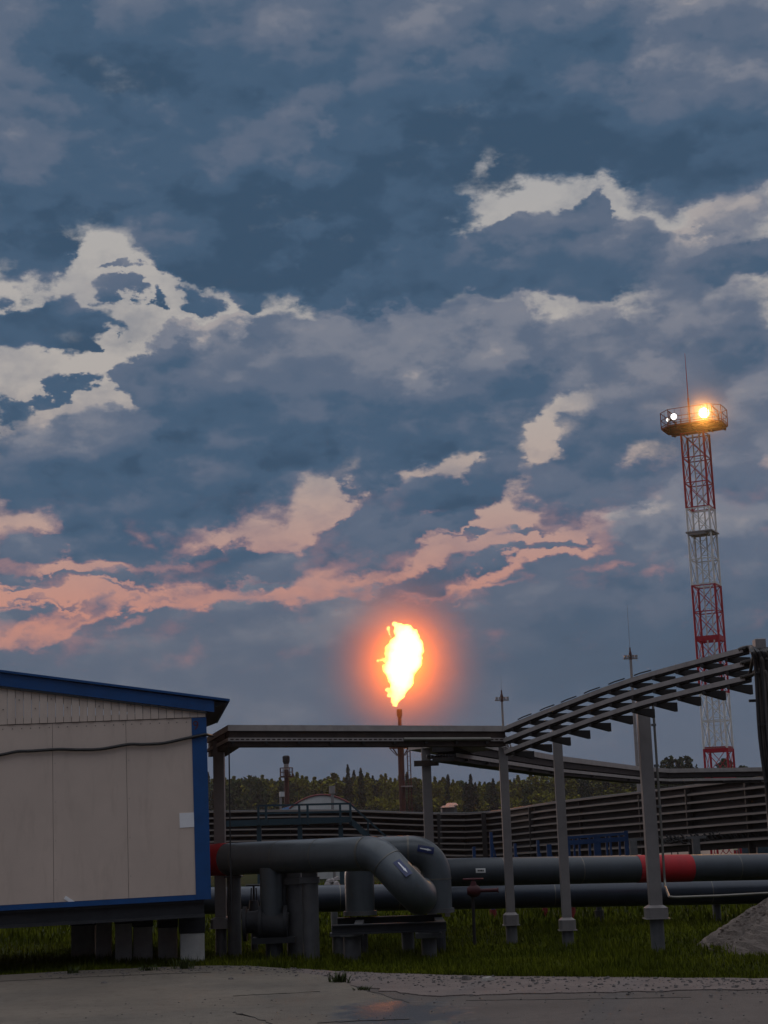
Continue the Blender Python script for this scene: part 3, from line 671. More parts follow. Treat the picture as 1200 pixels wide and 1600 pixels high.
for i in range(len(pts) - 1):
    p0, p1, p2, p3 = pts[max(i - 1, 0)], pts[i], pts[i + 1], pts[min(i + 2, len(pts) - 1)]
    for k in range(5):
        t = k / 5; sm.append(.5 * ((2 * p1) + (p2 - p0) * t + (2 * p0 - 5 * p1 + 4 * p2 - p3) * t * t + (3 * p1 - p0 - 3 * p2 + p3) * t ** 3))
b.tube(sm, .020, 8)
tag(b.build('power_cable', M['cable'], origin=pts[0], smooth=True), 'thick black power cable sagging along the cabin wall towards the cable tray', 'cable')
# piles
for k, (px, py, w, cap, lab) in enumerate([
    (298, 1505, 39, .26, 'square pile at the cabin corner with white painted foot and black head'),
    (260, 1503.5, 31, .19, 'plain grey concrete pile next to the white footed corner pile'),
    (221, 1506, 31, .16, 'grey concrete pile under the cabin, second from the white footed pile'),
    (191, 1508.5, 27, .10, 'brownish concrete pile in the middle of the row under the cabin'),
    (160, 1506, 25, .10, 'narrowest dark concrete pile under the cabin, left of the brownish one'),
    (127, 1500, 38, .17, 'broad dark concrete pile at the left end of the row under the cabin')]):
    g = gnd(px, py, 0); s_ = w / 2500 * g.y / 2 * .94; top = 0.66
    t = thing('pile', lab, 'pile', g, 'concrete piles under the cabin')
    MB().obox((g.x, g.y + s_, (top - cap) / 2 - .04), ex * s_, ey * s_, (0, 0, (top - cap) / 2 + .04)).build('shaft', M['white'] if k == 0 else M['concrete'], t, bevel=.012)
    b = MB().obox((g.x, g.y + s_, top - cap / 2 + .001), ex * (s_ + .012), ey * (s_ + .012), (0, 0, cap / 2)); b.build('pile_head', M['darksteel'], t, bevel=.01)  # black paint on the corner pile; the other dark heads paint in shade

# ================================================================== pipes
def pipe(name, lab, pts, r, rad, m, n=48, seams=(), cat='pipe'):
    path = fillet(pts, rad, 12) if len(pts) > 2 else [Vector(p) for p in pts]
    t = thing(name, lab, cat, path[0])
    MB().tube(path, r, n).build('pipe_run', m, t, smooth=True)
    return t, path
def ring(t, p, d, r, w, m, name, th=.006):
    d = Vector(d).normalized(); p = Vector(p)
    return MB().tube([p - d * w / 2, p + d * w / 2], r + th, 48).build(name, m, t, smooth=True)
def patch(p, d, r, toward, along, half_ang, th=.004, off=0.0, shape=None):
    d = Vector(d).normalized(); n = (Vector(toward) - d * Vector(toward).dot(d)).normalized(); s_ = d.cross(n); b = MB(); p = Vector(p)
    if shape is None: shape = [(-1, -1), (1, -1), (1, 1), (-1, 1)]
    K = 10
    u0_, u1_ = -1, 1; vs = []
    for j in range(K + 1):
        v = -1 + 2 * j / K
        xs_ = [u for u in _span(shape, v)]
        for u in xs_:
            a = v * half_ang
            for rr in (r + off, r + off + th): vs.append(p + d * u * along / 2 + (n * math.cos(a) + s_ * math.sin(a)) * rr)
    fs = []
    for j in range(K):
        q = 4 * j; w = q + 4
        fs += [(q + 1, q + 3, w + 3, w + 1), (q, w, w + 2, q + 2), (q, q + 1, w + 1, w), (q + 2, w + 2, w + 3, q + 3)]
    fs += [(0, 2, 3, 1), (4 * K, 4 * K + 1, 4 * K + 3, 4 * K + 2)]
    return b.add(vs, fs)
def _span(shape, v):
    if shape == 'arrow':         # head at +1
        a = abs(v); return (-1 if a < .42 else .25, 1 - (a * .75 if a < 1 else .75))
    return (-1, 1)
def flow_label(t, p, d, r, toward, along, ha):
    l = patch(p, d, r, toward, along, ha, off=.003).build('flow_label', M['navy'], t)
    patch(p, d, r, toward, along * .72, ha * .34, off=.009, th=.003, shape='arrow').build('arrow', M['arrow'], l)

tocam = lambda p: (CAMLOC - Vector(p)).normalized()
# front line leaving the cabin, rising slightly and bending down
a = at(292, 1345, 24.3); E1 = at(590, 1333, 21.7); E2 = at(655, 1404, 21.35); E3 = E2 + Vector((0.12, 4.9, -0.02))
p1, path1 = pipe('front_pipeline', 'thick grey pipeline leaving the cabin at the red band and bending down to the right', [a, E1, E2, E3], .226, [.42, .42], M['pipe'])
d1 = (E1 - a).normalized(); q0 = a + (at(331, 1343, 23.95) - a).dot(d1) * d1; q1 = a + (at(357, 1342, 23.7) - a).dot(d1) * d1
ring(p1, (q0 + q1) / 2 - d1 * .15, d1, .226, (q1 - q0).length + .30, M['red'], 'red_band', .005)
dd = (E2 - E1).normalized()
ring(p1, E1 - d1 * .20, d1, .226, .035, M['seam'], 'clamp_strap'); ring(p1, E1 + dd * .21, dd, .226, .012, M['seam'], 'clamp_strap')
for f_ in (.30, .52, .72): ring(p1, a.lerp(E1, f_), d1, .226, .012, M['seam'], 'clamp_strap', .003)
pm = E1.lerp(E2, .56); flow_label(p1, pm, dd, .226, tocam(pm) + Vector((.35, 0, .42)), .27, .24)
# expansion loop behind it
zb = .52; L0 = pz(563, 24.0, zb); L1 = pz(684, 24.0, zb); zt = zat(L1.x, 24.0, 1327.5)
p2, path2 = pipe('expansion_loop', 'grey upside down U pipe loop behind the front pipeline, arrow label on its shoulder', [L0, (L0.x, 24, zt), (L1.x, 24, zt), L1], .214, .38, M['pipe'])
ring(p2, (L1.x - .40, 24, zt), (1, 0, 0), .214, .03, M['seam'], 'clamp_strap'); ring(p2, (L1.x, 24, zt - .42), (0, 0, 1), .214, .02, M['seam'], 'clamp_strap')
ring(p2, (L0.x, 24, zb + .03), (0, 0, 1), .214, .06, M['support'], 'foot_flange', .03); ring(p2, (L1.x, 24, zb + .03), (0, 0, 1), .214, .06, M['support'], 'foot_flange', .03)
pp = Vector((L1.x - .17, 24, zt - .02)); flow_label(p2, pp + Vector((.02, 0, .0)), (1, 0, -.22), .222, Vector((.1, -1, .12)), .24, .22)
# the two long lines
A0, A1 = at(650, 1364, 26.0), at(1290, 1352.5, 28.4)
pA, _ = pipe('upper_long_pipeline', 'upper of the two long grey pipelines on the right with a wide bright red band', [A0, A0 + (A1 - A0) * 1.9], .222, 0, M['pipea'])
dA = (A1 - A0).normalized()
def onA(px):
    lo, hi = 0.0, 1.0
    for _ in range(40):
        m_ = (lo + hi) / 2
        if proj(A0.lerp(A1, m_))[0] < px: lo = m_
        else: hi = m_
    return A0.lerp(A1, lo)
qa, qb = onA(994), onA(1077); ring(pA, (qa + qb) / 2, dA, .222, (qb - qa).length, M['red'], 'red_band', .004)
for px in (782, 905, 1150): ring(pA, onA(px), dA, .222, .014, M['seam'], 'clamp_strap', .002)
pl = onA(743); tw = Vector((0, -1, .1)); lb = patch(pl, dA, .222, tw, .165, .155, off=.003).build('name_label', M['sign'], pA)
for q, (u, w) in enumerate(((-.042, .022), (-.014, .020), (.014, .024), (.042, .018))): patch(pl + dA * u, dA, .222, tw, w, .055, off=.008, th=.002).build('lettering', M['black'], lb)
B0, B1 = at(285, 1408, 27.6), at(1290, 1390, 29.2)
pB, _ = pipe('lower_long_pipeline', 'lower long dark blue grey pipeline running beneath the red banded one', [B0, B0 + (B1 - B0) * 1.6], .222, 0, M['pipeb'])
for px in (520, 610, 850, 1100):
    f_ = (px - 285) / 1005; ring(pB, B0.lerp(B1, f_), (B1 - B0), .222, .014, M['seam'], 'clamp_strap', .002)
# branch drops and valve under the front line
pv = a.lerp(E1, .46); vz = zat(pv.x, pv.y, 1432)
x1 = pz(424, 23.0, .7); x2 = pz(444, 23.35, .7)
dr = thing('valve_branch', 'dark flanged valve with two grey pipe drops under the front pipeline', 'valve', (x1.x, 23.0, 0))
b = MB(); b.tube([(x1.x, 23.0, 1.25), (x1.x, 23.0, .50)], .155, 20); b.build('drop_pipe', M['pipe'], dr, smooth=True)
b = MB(); b.tube([(x2.x, 23.35, 1.25), (x2.x, 23.35, .50)], .11, 20); b.build('drop_pipe', M['pipe'], dr, smooth=True)
vb = pz(420, 23.0, .42); vl, vr = pz(383, 23.0, .5), pz(458, 23.0, .40)
b = MB(); b.tube([(vl.x, 23.0, .52), (vl.x + .12, 23, .52), (vl.x + .2, 23, .50), (vr.x - .08, 23, .44)], [.15, .15, .2, .2], 20); b.build('valve_body', M['darksteel'], dr, smooth=True)
for xx in (vl.x + .0, vl.x + .22, vr.x - .1): MB().tube([(xx - .025, 23, .5), (xx + .025, 23, .5)], .235, 20).build('flange', M['darksteel'], dr, smooth=True)
b = MB(); b.obox((x1.x + .03, 23, .27), (.30, 0, 0), (0, .16, 0), (0, 0, .04)); b.tube([(x1.x + .03, 23, -.03), (x1.x + .03, 23, .24)], .12, 16); b.build('stand', M['darksteel'], dr)
hw = pz(397, 24.4, .6); hz = zat(hw.x, 24.4, 1383)
t = thing('hand_valve', 'small dark valve with horizontal handwheel between the left support columns', 'valve', (hw.x, 24.4, 0))
def wheel(t, c, r, m):
    b = MB(); n = 20; b.tube([Vector(c) + Vector((r * math.cos(2 * math.pi * k / n), r * math.sin(2 * math.pi * k / n), 0)) for k in range(n + 1)], .012, 6, cap=False)
    for k in range(4): b.tube([c, Vector(c) + Vector((r * math.cos(k * math.pi / 2), r * math.sin(k * math.pi / 2), 0))], .009, 6)
    return b.build('handwheel', m, t, smooth=True)
wheel(t, Vector((hw.x, 24.4, hz)), .115, M['darksteel'])
b = MB(); b.tube([(hw.x, 24.4, hz), (hw.x, 24.4, hz - .35)], .016, 8); b.beam((hw.x - .035, 24.4, hz - .04), (hw.x - .045, 24.4, hz - .24), .018, .018); b.beam((hw.x + .035, 24.4, hz - .04), (hw.x + .045, 24.4, hz - .24), .018, .018); b.build('yoke', M['darksteel'], t)
b = MB(); b.tube([(hw.x, 24.4, hz - .42), (hw.x, 24.4, hz - .22)], [.09, .06], 14); b.tube([(hw.x - .3, 24.4, hz - .42), (hw.x + .3, 24.4, hz - .42)], .075, 14); b.tube([(hw.x, 24.4, -.03), (hw.x, 24.4, hz - .42)], .05, 12); b.build('valve_body', M['darksteel'], t, smooth=True)
# red valve in front of the long lines
rv = pz(741, 25.0, .6); z0 = zat(rv.x, 25.0, 1392); zw = zat(rv.x, 25.0, 1373.5)
t = thing('red_valve', 'dull red valve with handwheel and a side lever in front of the long pipelines', 'valve', (rv.x, 25.0, 0))
redv = mat('dull_red_valve', (.075, .008, .012), .6, .0, .3, 12)
wheel(t, Vector((rv.x, 25, zw)), .15, redv)
b = MB(); b.tube([(rv.x - .1, 25, z0), (rv.x - .05, 25, z0), (rv.x, 25, z0), (rv.x + .06, 25, z0), (rv.x + .1, 25, z0)], [.05, .085, .095, .085, .05], 16); b.tube([(rv.x, 25, z0 + .05), (rv.x, 25, z0 + .14)], [.06, .035], 12); b.build('valve_body', redv, t, smooth=True)
MB().tube([(rv.x, 25, z0 + .1), (rv.x, 25, zw + .02)], .015, 8).build('stem', redv, t)
b = MB(); b.tube([(rv.x + .1, 25, z0), (rv.x + .36, 25, z0)], .028, 10); b.tube([(rv.x + .36, 25, z0), (rv.x + .375, 25, z0)], .045, 10); b.build('lever', redv, t, smooth=True)
MB().tube([(rv.x - .02, 25, -.03), (rv.x - .02, 25, z0)], .025, 12).build('stand_pipe', M['soot'], t)

# ================================================================== pipe supports
def column(px, py, ptop, wpx, lab, capw=0, caph=0, name='support_column', dy=0):
    g = gnd(px, py, 0); g.y += dy; r = wpx / 2 * g.y / F; zt_ = zat(g.x, g.y, ptop)
    t = thing(name, lab, 'support', g, 'steel columns carrying the pipelines')
    MB().tube([(g.x, g.y, -.06), (g.x, g.y, zt_)], r, 20).build('shaft', M['support'], t, smooth=True)
    if capw:
        w = capw / 2 * g.y / F; h = caph * g.y / F
        b = MB(); b.obox((g.x, g.y, zt_ + h * .2), (w, 0, 0), (0, w, 0), (0, 0, h * .2)); b.obox((g.x, g.y, zt_ + h * .7), (w * .8, 0, 0), (0, w * .8, 0), (0, 0, h * .3)); b.build('column_cap', M['support'], t, bevel=.006)
    return t
column(487, 1500, 1380, 25, 'tall round support column with a square cap right under the front pipeline', 29, 24)
column(462, 1497, 1382, 25, 'darker support column just behind and left of the square capped one', 28, 24)
column(367, 1496, 1371, 21, 'bare round support column standing next to the left tray post', 26, 6)
column(551, 1500, 1463, 26, 'short stub column with block cap under the left leg of the pipe loop', 35, 16)
column(671, 1491, 1465, 23, 'short stub column with block cap under the right leg of the pipe loop', 40, 19)
column(530, 1490, 1463, 20, 'short dark stub column in the shade behind the left block capped one', 26, 14)
column(638, 1482, 1456, 19, 'short dark stub column in the shade behind the right block capped one', 26, 14)
column(1121, 1436, 1412, 12, 'short grey column below the long pipelines beside the gravel heap', 18, 4)
fr = thing('support_frame', 'low steel beam frame carrying the pipe loop on stub columns', 'support', (L0.x, 22.4, 0))
bz = .43
fa, fb = pz(519, 22.0, bz), pz(697, 22.0, bz)
IP = [(-.07, -.063), (.07, -.063), (.07, -.047), (.008, -.047), (.008, .047), (.07, .047), (.07, .063), (-.07, .063), (-.07, .047), (-.008, .047), (-.008, -.047), (-.07, -.047)]
for Y in (22.0, 24.0): MB().sweep([(fa.x, Y, bz), (fb.x, Y, bz)], IP).build('long_beam', M['darksteel'], fr)
for x in (L0.x, L1.x):
    b = MB(); b.obox((x, 23.0, bz - .01), (.06, 0, 0), (0, .925, 0), (0, 0, .045)); b.build('cross_beam', M['darksteel'], fr)
for x in (L0.x, L1.x): MB().tube([(x, 24.0, -.06), (x, 24.0, bz - .065)], .10, 14).build('leg', M['darksteel'], fr)
gx_ = pz(702, 24.3, .7).x; b = MB(); b.obox((gx_ - .03, 24.45, .66), (.035, 0, 0), (0, .12, 0), (0, 0, .22)); b.build('stop_plate', M['post'], fr)
# short footed posts seen below the long pipelines
for px, py, ptop, w, m1, m2, lab in [
    (771, 1438, 1405, 9, 'bluepost', 'deck', 'blue post with red foot seen below the long pipelines'),
    (852, 1431, 1405, 7, 'deck', 'deck', 'small reddish post foot low in the grass behind the second tray post'),
    (895, 1432, 1405, 8, 'deck', 'deck', 'reddish post foot in the grass right behind the third tray post'),
    (937, 1440, 1405, 12, 'darksteel', 'soot', 'dark thick post foot in the grass below the long pipelines')]:
    g = gnd(px, py, 0); r = w / 2 * g.y / F
    t = thing('foot_post', lab, 'post', g, 'low posts behind the long pipelines')
    MB().tube([(g.x, g.y, -.05), (g.x, g.y, zat(g.x, g.y, ptop))], r * .75, 12).build('shaft', M[m1], t); MB().tube([(g.x, g.y, -.05), (g.x, g.y, .2)], r * 1.15, 12).build('foot', M[m2], t)
wp0, wp1 = at(150, 1421, 34), at(352, 1416, 34)
tag(MB().tube([wp0, wp1], .085, 14).build('thin_white_pipe', M['tank'], origin=wp0, smooth=True), 'thin white pipe low behind the cabin corner', 'pipe')
wb = at(521, 1378, 29); b = MB()
for k in range(9): 
    c = wb + Vector((rng.uniform(-.10, .10), rng.uniform(-.08, .08), rng.uniform(-.08, .05))); pebble(b, c, rng.uniform(.05, .08))
MB  # keep
tag(b.build('wrapped_fitting', M['mast'], origin=wb), 'white wrapped fitting behind the lower long pipeline', 'fitting')
fs_ = MB().tube([(wb.x, wb.y, -.05), (wb.x, wb.y, wb.z)], .06, 10); tag(fs_.build('stand_pipe', M['support'], origin=(wb.x, wb.y, 0)), 'thin stand pipe carrying the white wrapped fitting', 'pipe')
# ================================================================== cable trays
def upost(base, w, ztop, zcol, hcol, wst, lab, bar=None):
    t = thing('tray_post', lab, 'post', base, 'square steel posts carrying the cable trays'); x, y = base.x, base.y; h = w / 2
    MB().box(x - h, x + h, y - h, y + h, zcol, ztop).build('shaft', M['post'], t, bevel=.008)
    b = MB(); c = h * 1.75
    b.prism([(x - c, y - c * .7), (x - c * .7, y - c), (x + c * .7, y - c), (x + c, y - c * .7), (x + c, y + c * .7), (x + c * .7, y + c), (x - c * .7, y + c), (x - c, y + c * .7)], zcol - hcol * .55, zcol + hcol * .25)
    b.box(x - c * 1.12, x + c * 1.12, y - c * 1.12, y + c * 1.12, zcol - hcol * .62, zcol - hcol * .55)
    b.add([(x - c * .95, y - c * .95, zcol + hcol * .25), (x + c * .95, y - c * .95, zcol + hcol * .25), (x + c * .95, y + c * .95, zcol + hcol * .25), (x - c * .95, y + c * .95, zcol + hcol * .25), (x - h * 1.05, y - h * 1.05, zcol + hcol * .45), (x + h * 1.05, y - h * 1.05, zcol + hcol * .45), (x + h * 1.05, y + h * 1.05, zcol + hcol * .45), (x - h * 1.05, y + h * 1.05, zcol + hcol * .45)],
          [(0, 1, 5, 4), (1, 2, 6, 5), (2, 3, 7, 6), (3, 0, 4, 7), (4, 5, 6, 7)])
    b.build('collar', M['post'], t)
    MB().tube([(x, y, -.06), (x, y, zcol - hcol * .6)], wst / 2, 18).build('foot_pile', M['support'], t, smooth=True)
    return t
def post_px(pxb, pyb, ptop, wpx, pc, hc, ws, lab):
    g = gnd(pxb, pyb, 0); s_ = g.y / F
    return upost(g, wpx * s_ * .93, zat(g.x, g.y, ptop), zat(g.x, g.y, pc), hc * s_, ws * s_, lab), g
pL, gL = post_px(346, 1496, 1158, 18, 1440, 16, 17, 'left square post with collar beside the cabin corner, holding the level tray')
pB_, gB = post_px(800, 1470, 1158, 14, 1434, 18, 17, 'square post with collar where the level tray meets the climbing trays')
pC_, gC = post_px(888, 1476, 1128, 15, 1442, 18, 18, 'square post with collar under the climbing trays, left of the conduit post')
pD_, gD = post_px(1029, 1487, 1095, 20.5, 1423, 19, 21, 'widest square post with collar and a thin conduit running down its side')
# post behind, with a cross bar
g = Vector((pz(676.5, 26.3, 0).x, 26.3, 0)); zt_ = zat(g.x, g.y, 1166)
t = thing('tray_post', 'square post with a short cross bar standing behind the pipe loop', 'post', g, 'square steel posts carrying the cable trays')
MB().box(g.x - .075, g.x + .075, g.y - .075, g.y + .075, -.06, zt_).build('shaft', M['post'], t, bevel=.008)
zc = zat(g.x, g.y, 1193); MB().box(g.x - .20, g.x + .20, g.y - .135, g.y - .078, zc - .045, zc + .045).build('cross_bar', M['trayunder'], t)
gP = g

def tray_piece(path, wid, lip, name, parent, m=None, side=1, under=True, up=(0, 0, 1)):
    """U channel: near lip stands on the path, the sheet reaches away from it (side=+1: to the left of travel)"""
    b = MB(); k = -side
    b.sweep(path, [(0, 0), (0.006 * k, 0), (0.006 * k, lip), (0, lip)][::(1 if k > 0 else -1)], up)
    b.sweep(path, [((wid - .006) * k, 0), (wid * k, 0), (wid * k, lip), ((wid - .006) * k, lip)][::(1 if k > 0 else -1)], up)
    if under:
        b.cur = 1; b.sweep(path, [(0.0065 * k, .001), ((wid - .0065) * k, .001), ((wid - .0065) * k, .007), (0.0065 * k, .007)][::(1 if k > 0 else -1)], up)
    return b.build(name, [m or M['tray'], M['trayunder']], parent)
def lay_cables(path, wid, n, z, parent, r=.016, side=1, name='cable_run'):
    b = MB(); path = [Vector(p) for p in path]
    for i in range(n):
        off = wid * (i + .7) / (n + .4); pp = []
        for j, p in enumerate(path):
            a_ = path[max(j - 1, 0)]; c_ = path[min(j + 1, len(path) - 1)]; d = (c_ - a_).normalized(); sd = Vector((0, 0, 1)).cross(d).normalized() * side
            pp.append(p + sd * off + Vector((0, 0, z + rng.uniform(-.004, .012))))
        b.tube(pp, r * rng.uniform(.75, 1.2), 6)
    return b.build(name, M['cable'], parent)
def lpath(pts, z, n=6):
    out = []
    for i in range(len(pts) - 1):
        for k in range(n): out.append(Vector(pts[i]).lerp(Vector(pts[i + 1]), k / n) + Vector((0, 0, z)))
    out.append(Vector(pts[-1]) + Vector((0, 0, z))); return out
# level rack from the cabin to the junction
zT = at(357, 1133, 22.45).z
P0 = pz(322, 25.0, zT); P1_ = pz(356, 22.4, zT); P2_ = pz(790, 23.75, zat(pz(790, 23.75, 3.2).x, 23.75, 1134))
main = thing('cable_tray_rack', 'level two deck cable tray running from the cabin across to the middle junction post', 'cable tray', (P1_.x, P1_.y, zT))
for nm, dz, lip, wid in (('upper_tray', -.082, .082, .42), ('lower_tray', -.225, .048, .40)):
    path = [p + Vector((0, 0, dz)) for p in (P0, P1_, P2_)]
    o = tray_piece(path, wid, lip, nm, main); lay_cables(path, wid, 11, .026, main)
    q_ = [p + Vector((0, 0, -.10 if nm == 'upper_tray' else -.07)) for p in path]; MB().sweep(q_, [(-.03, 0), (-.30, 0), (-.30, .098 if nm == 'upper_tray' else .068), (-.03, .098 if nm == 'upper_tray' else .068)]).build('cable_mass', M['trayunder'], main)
    if nm == 'lower_tray':           # slots punched along the lip
        b = MB(); d = (P2_ - P1_); L = d.length; d.normalize(); sd = Vector((d.y, -d.x, 0)); vs = []; fs = []
        for i in range(int(L / .075)):
            for u, h in ((0, .0006), (.004, .009), (.045, .009), (.049, .0006)):
                c = P1_ + d * (.03 + i * .075 + u) + Vector((0, 0, dz + .024)) + sd * .003; vs += [c - Vector((0, 0, h)), c + Vector((0, 0, h))]
        for i in range(len(vs) // 2 - 1): fs.append((2 * i, 2 * i + 2, 2 * i + 3, 2 * i + 1))
        b.add(vs, fs)
        b.build('slot_row', M['trayunder'], o)
for i in range(9):
    c = P1_.lerp(P2_, (i + .15) / 8.8); d = (P2_ - P1_).normalized(); sd = Vector((-d.y, d.x, 0))
    b = MB(); b.obox(c + sd * .21 + Vector((0, 0, -.245)), d * .02, sd * .23, (0, 0, .016)); b.obox(c + sd * .40 + Vector((0, 0, -.13)), d * .02, sd * .015, (0, 0, .13)); b.build('bracket', M['bracket'], main)
b = MB(); e = (P2_ - P1_).normalized(); c0 = P2_ - e * 1.6 + Vector((0, 0, -.20)); b.tube([c0, P2_ - e * .25 + Vector((0, 0, -.195))], .03, 10)
b.build('conduit_stub', M['zinc'], main, smooth=True)
tag(MB().tube([(pz(359, 22.5, 2).x, 22.52, zat(pz(359, 22.5, 2).x, 22.5, 1162)), (pz(359, 22.5, 2).x, 22.52, .6)], .010, 8).build('earthing_rod', M['darksteel'], origin=(pz(359, 22.5, 2).x, 22.52, .6)), 'thin dark earthing rod hanging down beside the left tray post', 'rod')

# climbing three level rack
CP = [at(786, 1134, 23.7), at(835, 1113.5, 23.0), at(885, 1094, 22.35), at(940, 1073, 21.7), at(1000, 1052.5, 21.0), at(1060, 1035.5, 20.35), at(1115, 1021, 19.8), at(1160, 1009.5, 19.3)]
def crom(P, n):
    out = []
    for i in range(len(P) - 1):
        p0, p1, p2, p3 = P[max(i - 1, 0)], P[i], P[i + 1], P[min(i + 2, len(P) - 1)]
        for k in range(n):
            t = k / n; out.append(.5 * ((2 * p1) + (p2 - p0) * t + (2 * p0 - 5 * p1 + 4 * p2 - p3) * t * t + (3 * p1 - p0 - 3 * p2 + p3) * t ** 3))
    out.append(P[-1]); return out
cp = crom(CP, 3)
climb = thing('cable_tray_rack', 'three deck cable tray with hanging brackets climbing to the right up to the cable bundle', 'cable tray', CP[0])
LV = (-.075, -.245, -.415)
for lev, dz in enumerate(LV):
    path = [p + Vector((0, 0, dz)) for p in cp]
    tray_piece(path, .105, .058, 'tray', climb); lay_cables(path, .105, 4, .03, climb, .013)
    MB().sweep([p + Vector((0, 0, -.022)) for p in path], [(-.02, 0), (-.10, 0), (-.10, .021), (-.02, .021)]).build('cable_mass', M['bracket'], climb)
    cum = [0]
    for i in range(len(path) - 1): cum.append(cum[-1] + (path[i + 1] - path[i]).length)
    s_ = .22
    while s_ < cum[-1]:
        i = max(k for k in range(len(cum)) if cum[k] <= s_); i = min(i, len(path) - 2)
        p = path[i].lerp(path[i + 1], (s_ - cum[i]) / (cum[i + 1] - cum[i])); d = (path[i + 1] - path[i]); d.z = 0; d.normalize(); sd = Vector((-d.y, d.x, 0))
        b = MB(); q = p + sd * .01 + Vector((0, 0, -.003)); e_ = p + sd * .36 + Vector((0, 0, -.003)); dk = d * .03; vs = []
        for w in (q, e_):
            hgt = .05 if w is q else .118
            for a_, z_ in ((-1, 0), (1, 0), (1, -hgt), (-1, -hgt)): vs.append(w + dk * a_ + Vector((0, 0, z_)))
        b.add(vs, [(0, 1, 2, 3), (7, 6, 5, 4), (0, 4, 5, 1), (1, 5, 6, 2), (2, 6, 7, 3), (3, 7, 4, 0)])
        b.build('bracket', M['bracket'], climb); s_ += .46
# thin cables lying loose on the top tray at the low end
for k in range(6):
    i = 2 + k * 2; p = cp[i]; d = (cp[i + 1] - cp[i]).normalized(); MB().tube([p + d * -.12 + Vector((0, 0, .0)), p + Vector((0, 0, .006)), p + d * .22 + Vector((0, 0, .002))], .009, 6).build('loose_cable', M['cable'], climb)
# junction plates and cable loop at the middle post
b = MB(); jp = Vector((gB.x - .02, gB.y - .12, CP[0].z))
for k in range(7):
    s0 = jp + Vector((-.16 + .03 * k, .02 * k, -.07 - .02 * (k % 3))); b.tube([s0 + Vector((-.2, 0, .02)), s0 + Vector((.0, -.06, .015 * k)), s0 + Vector((.10, -.05, -.06)), s0 + Vector((.16, .0, -.17 - .02 * k)), s0 + Vector((.22, -.12, -.16))], .013, 6)
tag(b.build('cable_loop', M['mast'], origin=jp, smooth=True), 'grey bunch of loose cables looped at the middle tray junction post', 'cable')

# second rack: leaves the junction and runs away to the right, then along
z2 = 3.07
Q = [pz(712, 25.2, z2 + .05), pz(785, 27.6, z2 + .02), pz(865, 31.2, z2), pz(1000, 38.3, z2), pz(1045, 39.8, z2 - .02), pz(1185, 41.0, z2 - .02), pz(1290, 41.6, z2 - .02), pz(1620, 42.8, z2 - .02)]
back = thing('cable_tray_rack', 'two deck cable tray leaving the middle junction backwards to the right above the pipe racks', 'cable tray', Q[0])
for nm, dz, lip, wid in (('upper_tray', -.10, .10, .5), ('lower_tray', -.31, .06, .5)):
    path = [p + Vector((0, 0, dz)) for p in Q]
    tray_piece(path, wid, lip, nm, back); lay_cables(path, wid, 10, .03, back, .02)
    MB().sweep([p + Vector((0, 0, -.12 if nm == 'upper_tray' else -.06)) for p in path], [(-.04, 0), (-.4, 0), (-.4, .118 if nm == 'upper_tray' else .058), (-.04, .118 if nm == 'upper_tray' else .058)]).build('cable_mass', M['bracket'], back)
for i in range(16):
    f_ = (i + .5) / 16 * (len(Q) - 1); k = min(int(f_), len(Q) - 2); c = Q[k].lerp(Q[k + 1], f_ - k); d = (Q[k + 1] - Q[k]).normalized(); sd = Vector((-d.y, d.x, 0))
    b = MB(); b.obox(c + sd * .25 + Vector((0, 0, -.335)), d * .025, sd * .27, (0, 0, .02)); b.obox(c + sd * .47 + Vector((0, 0, -.17)), d * .02, sd * .02, (0, 0, .16)); b.build('bracket', M['bracket'], back)
# sloping connection plate from the junction to the left
w0, w1, w2, w3 = at(638, 1172.5, 26.8), at(726, 1160, 24.6), at(770, 1171, 25.2), at(700, 1183, 27.2)
b = MB(); th = Vector((0, 0, .05)); b.add([w0, w1, w2, w3, w0 + th, w1 + th, w2 + th, w3 + th], [(3, 2, 1, 0), (4, 5, 6, 7), (0, 1, 5, 4), (1, 2, 6, 5), (2, 3, 7, 6), (3, 0, 4, 7)])
b.build('junction_plate', M['tray'], back)
for x_, py in ((1095, 1335), (996, 1335)):
    p = pz(x_, 46.5, 0); t = thing('rack_stanchion', ['thin grey stanchion behind the red banded pipe next to the tower foot', 'grey stanchion seen left of the conduit post above the red band'][x_ == 996], 'post', p, 'stanchions under the pipe racks')
    MB().box(p.x - .1, p.x + .1, p.y - .1 + .3, p.y + .1 + .3, -.05, 1.30).build('shaft', M['support'], t); MB().box(p.x - .3, p.x + .3, p.y + .24, p.y + .36, 1.301, 1.37).build('cross_arm', M['support'], t)

# big many deck rack behind
G0, G1, G2 = (300, 64.0), (727, 66.5), (1290, 42.8)
rack = thing('rack', 'long many deck rack of cable trays bending in the middle behind the pipelines', 'cable rack', (0, 66.5, 0))
NL = 8
for k in range(NL):
    f_ = k / (NL - 1)
    pts = []
    for px, Y, pt, pb in ((300, 64.0, 1268.5, 1333), (520, 65.0, 1266, 1330), (727, 66.5, 1271, 1336), (860, 58.5, 1254, 1329), (1000, 52.0, 1237, 1322), (1190, 45.0, 1214.5, 1309), (1290, 42.5, 1205, 1303), (1620, 36.5, 1180, 1285)):
        p = at(px, pt + (pb - pt) * f_ + (rng.uniform(-.6, .6) if px < 727 else 0), Y); pts.append(p)
    pts = crom(pts, 4)
    o = tray_piece([p + Vector((0, 0, -.055)) for p in pts], .72, .055, 'tray', rack, M['rackrail'])
    lay_cables([p + Vector((0, 0, -.07)) for p in pts], .72, 7, .05, rack, .045)
    b = MB(); sp = []
    for p0, p1 in zip(pts[:-1], pts[1:]): b.beam(p0 + Vector((0, .70, -.15)), p1 + Vector((0, .70, -.15)), .05, .23)
    b.build('back_channel', M['bracket'], rack)
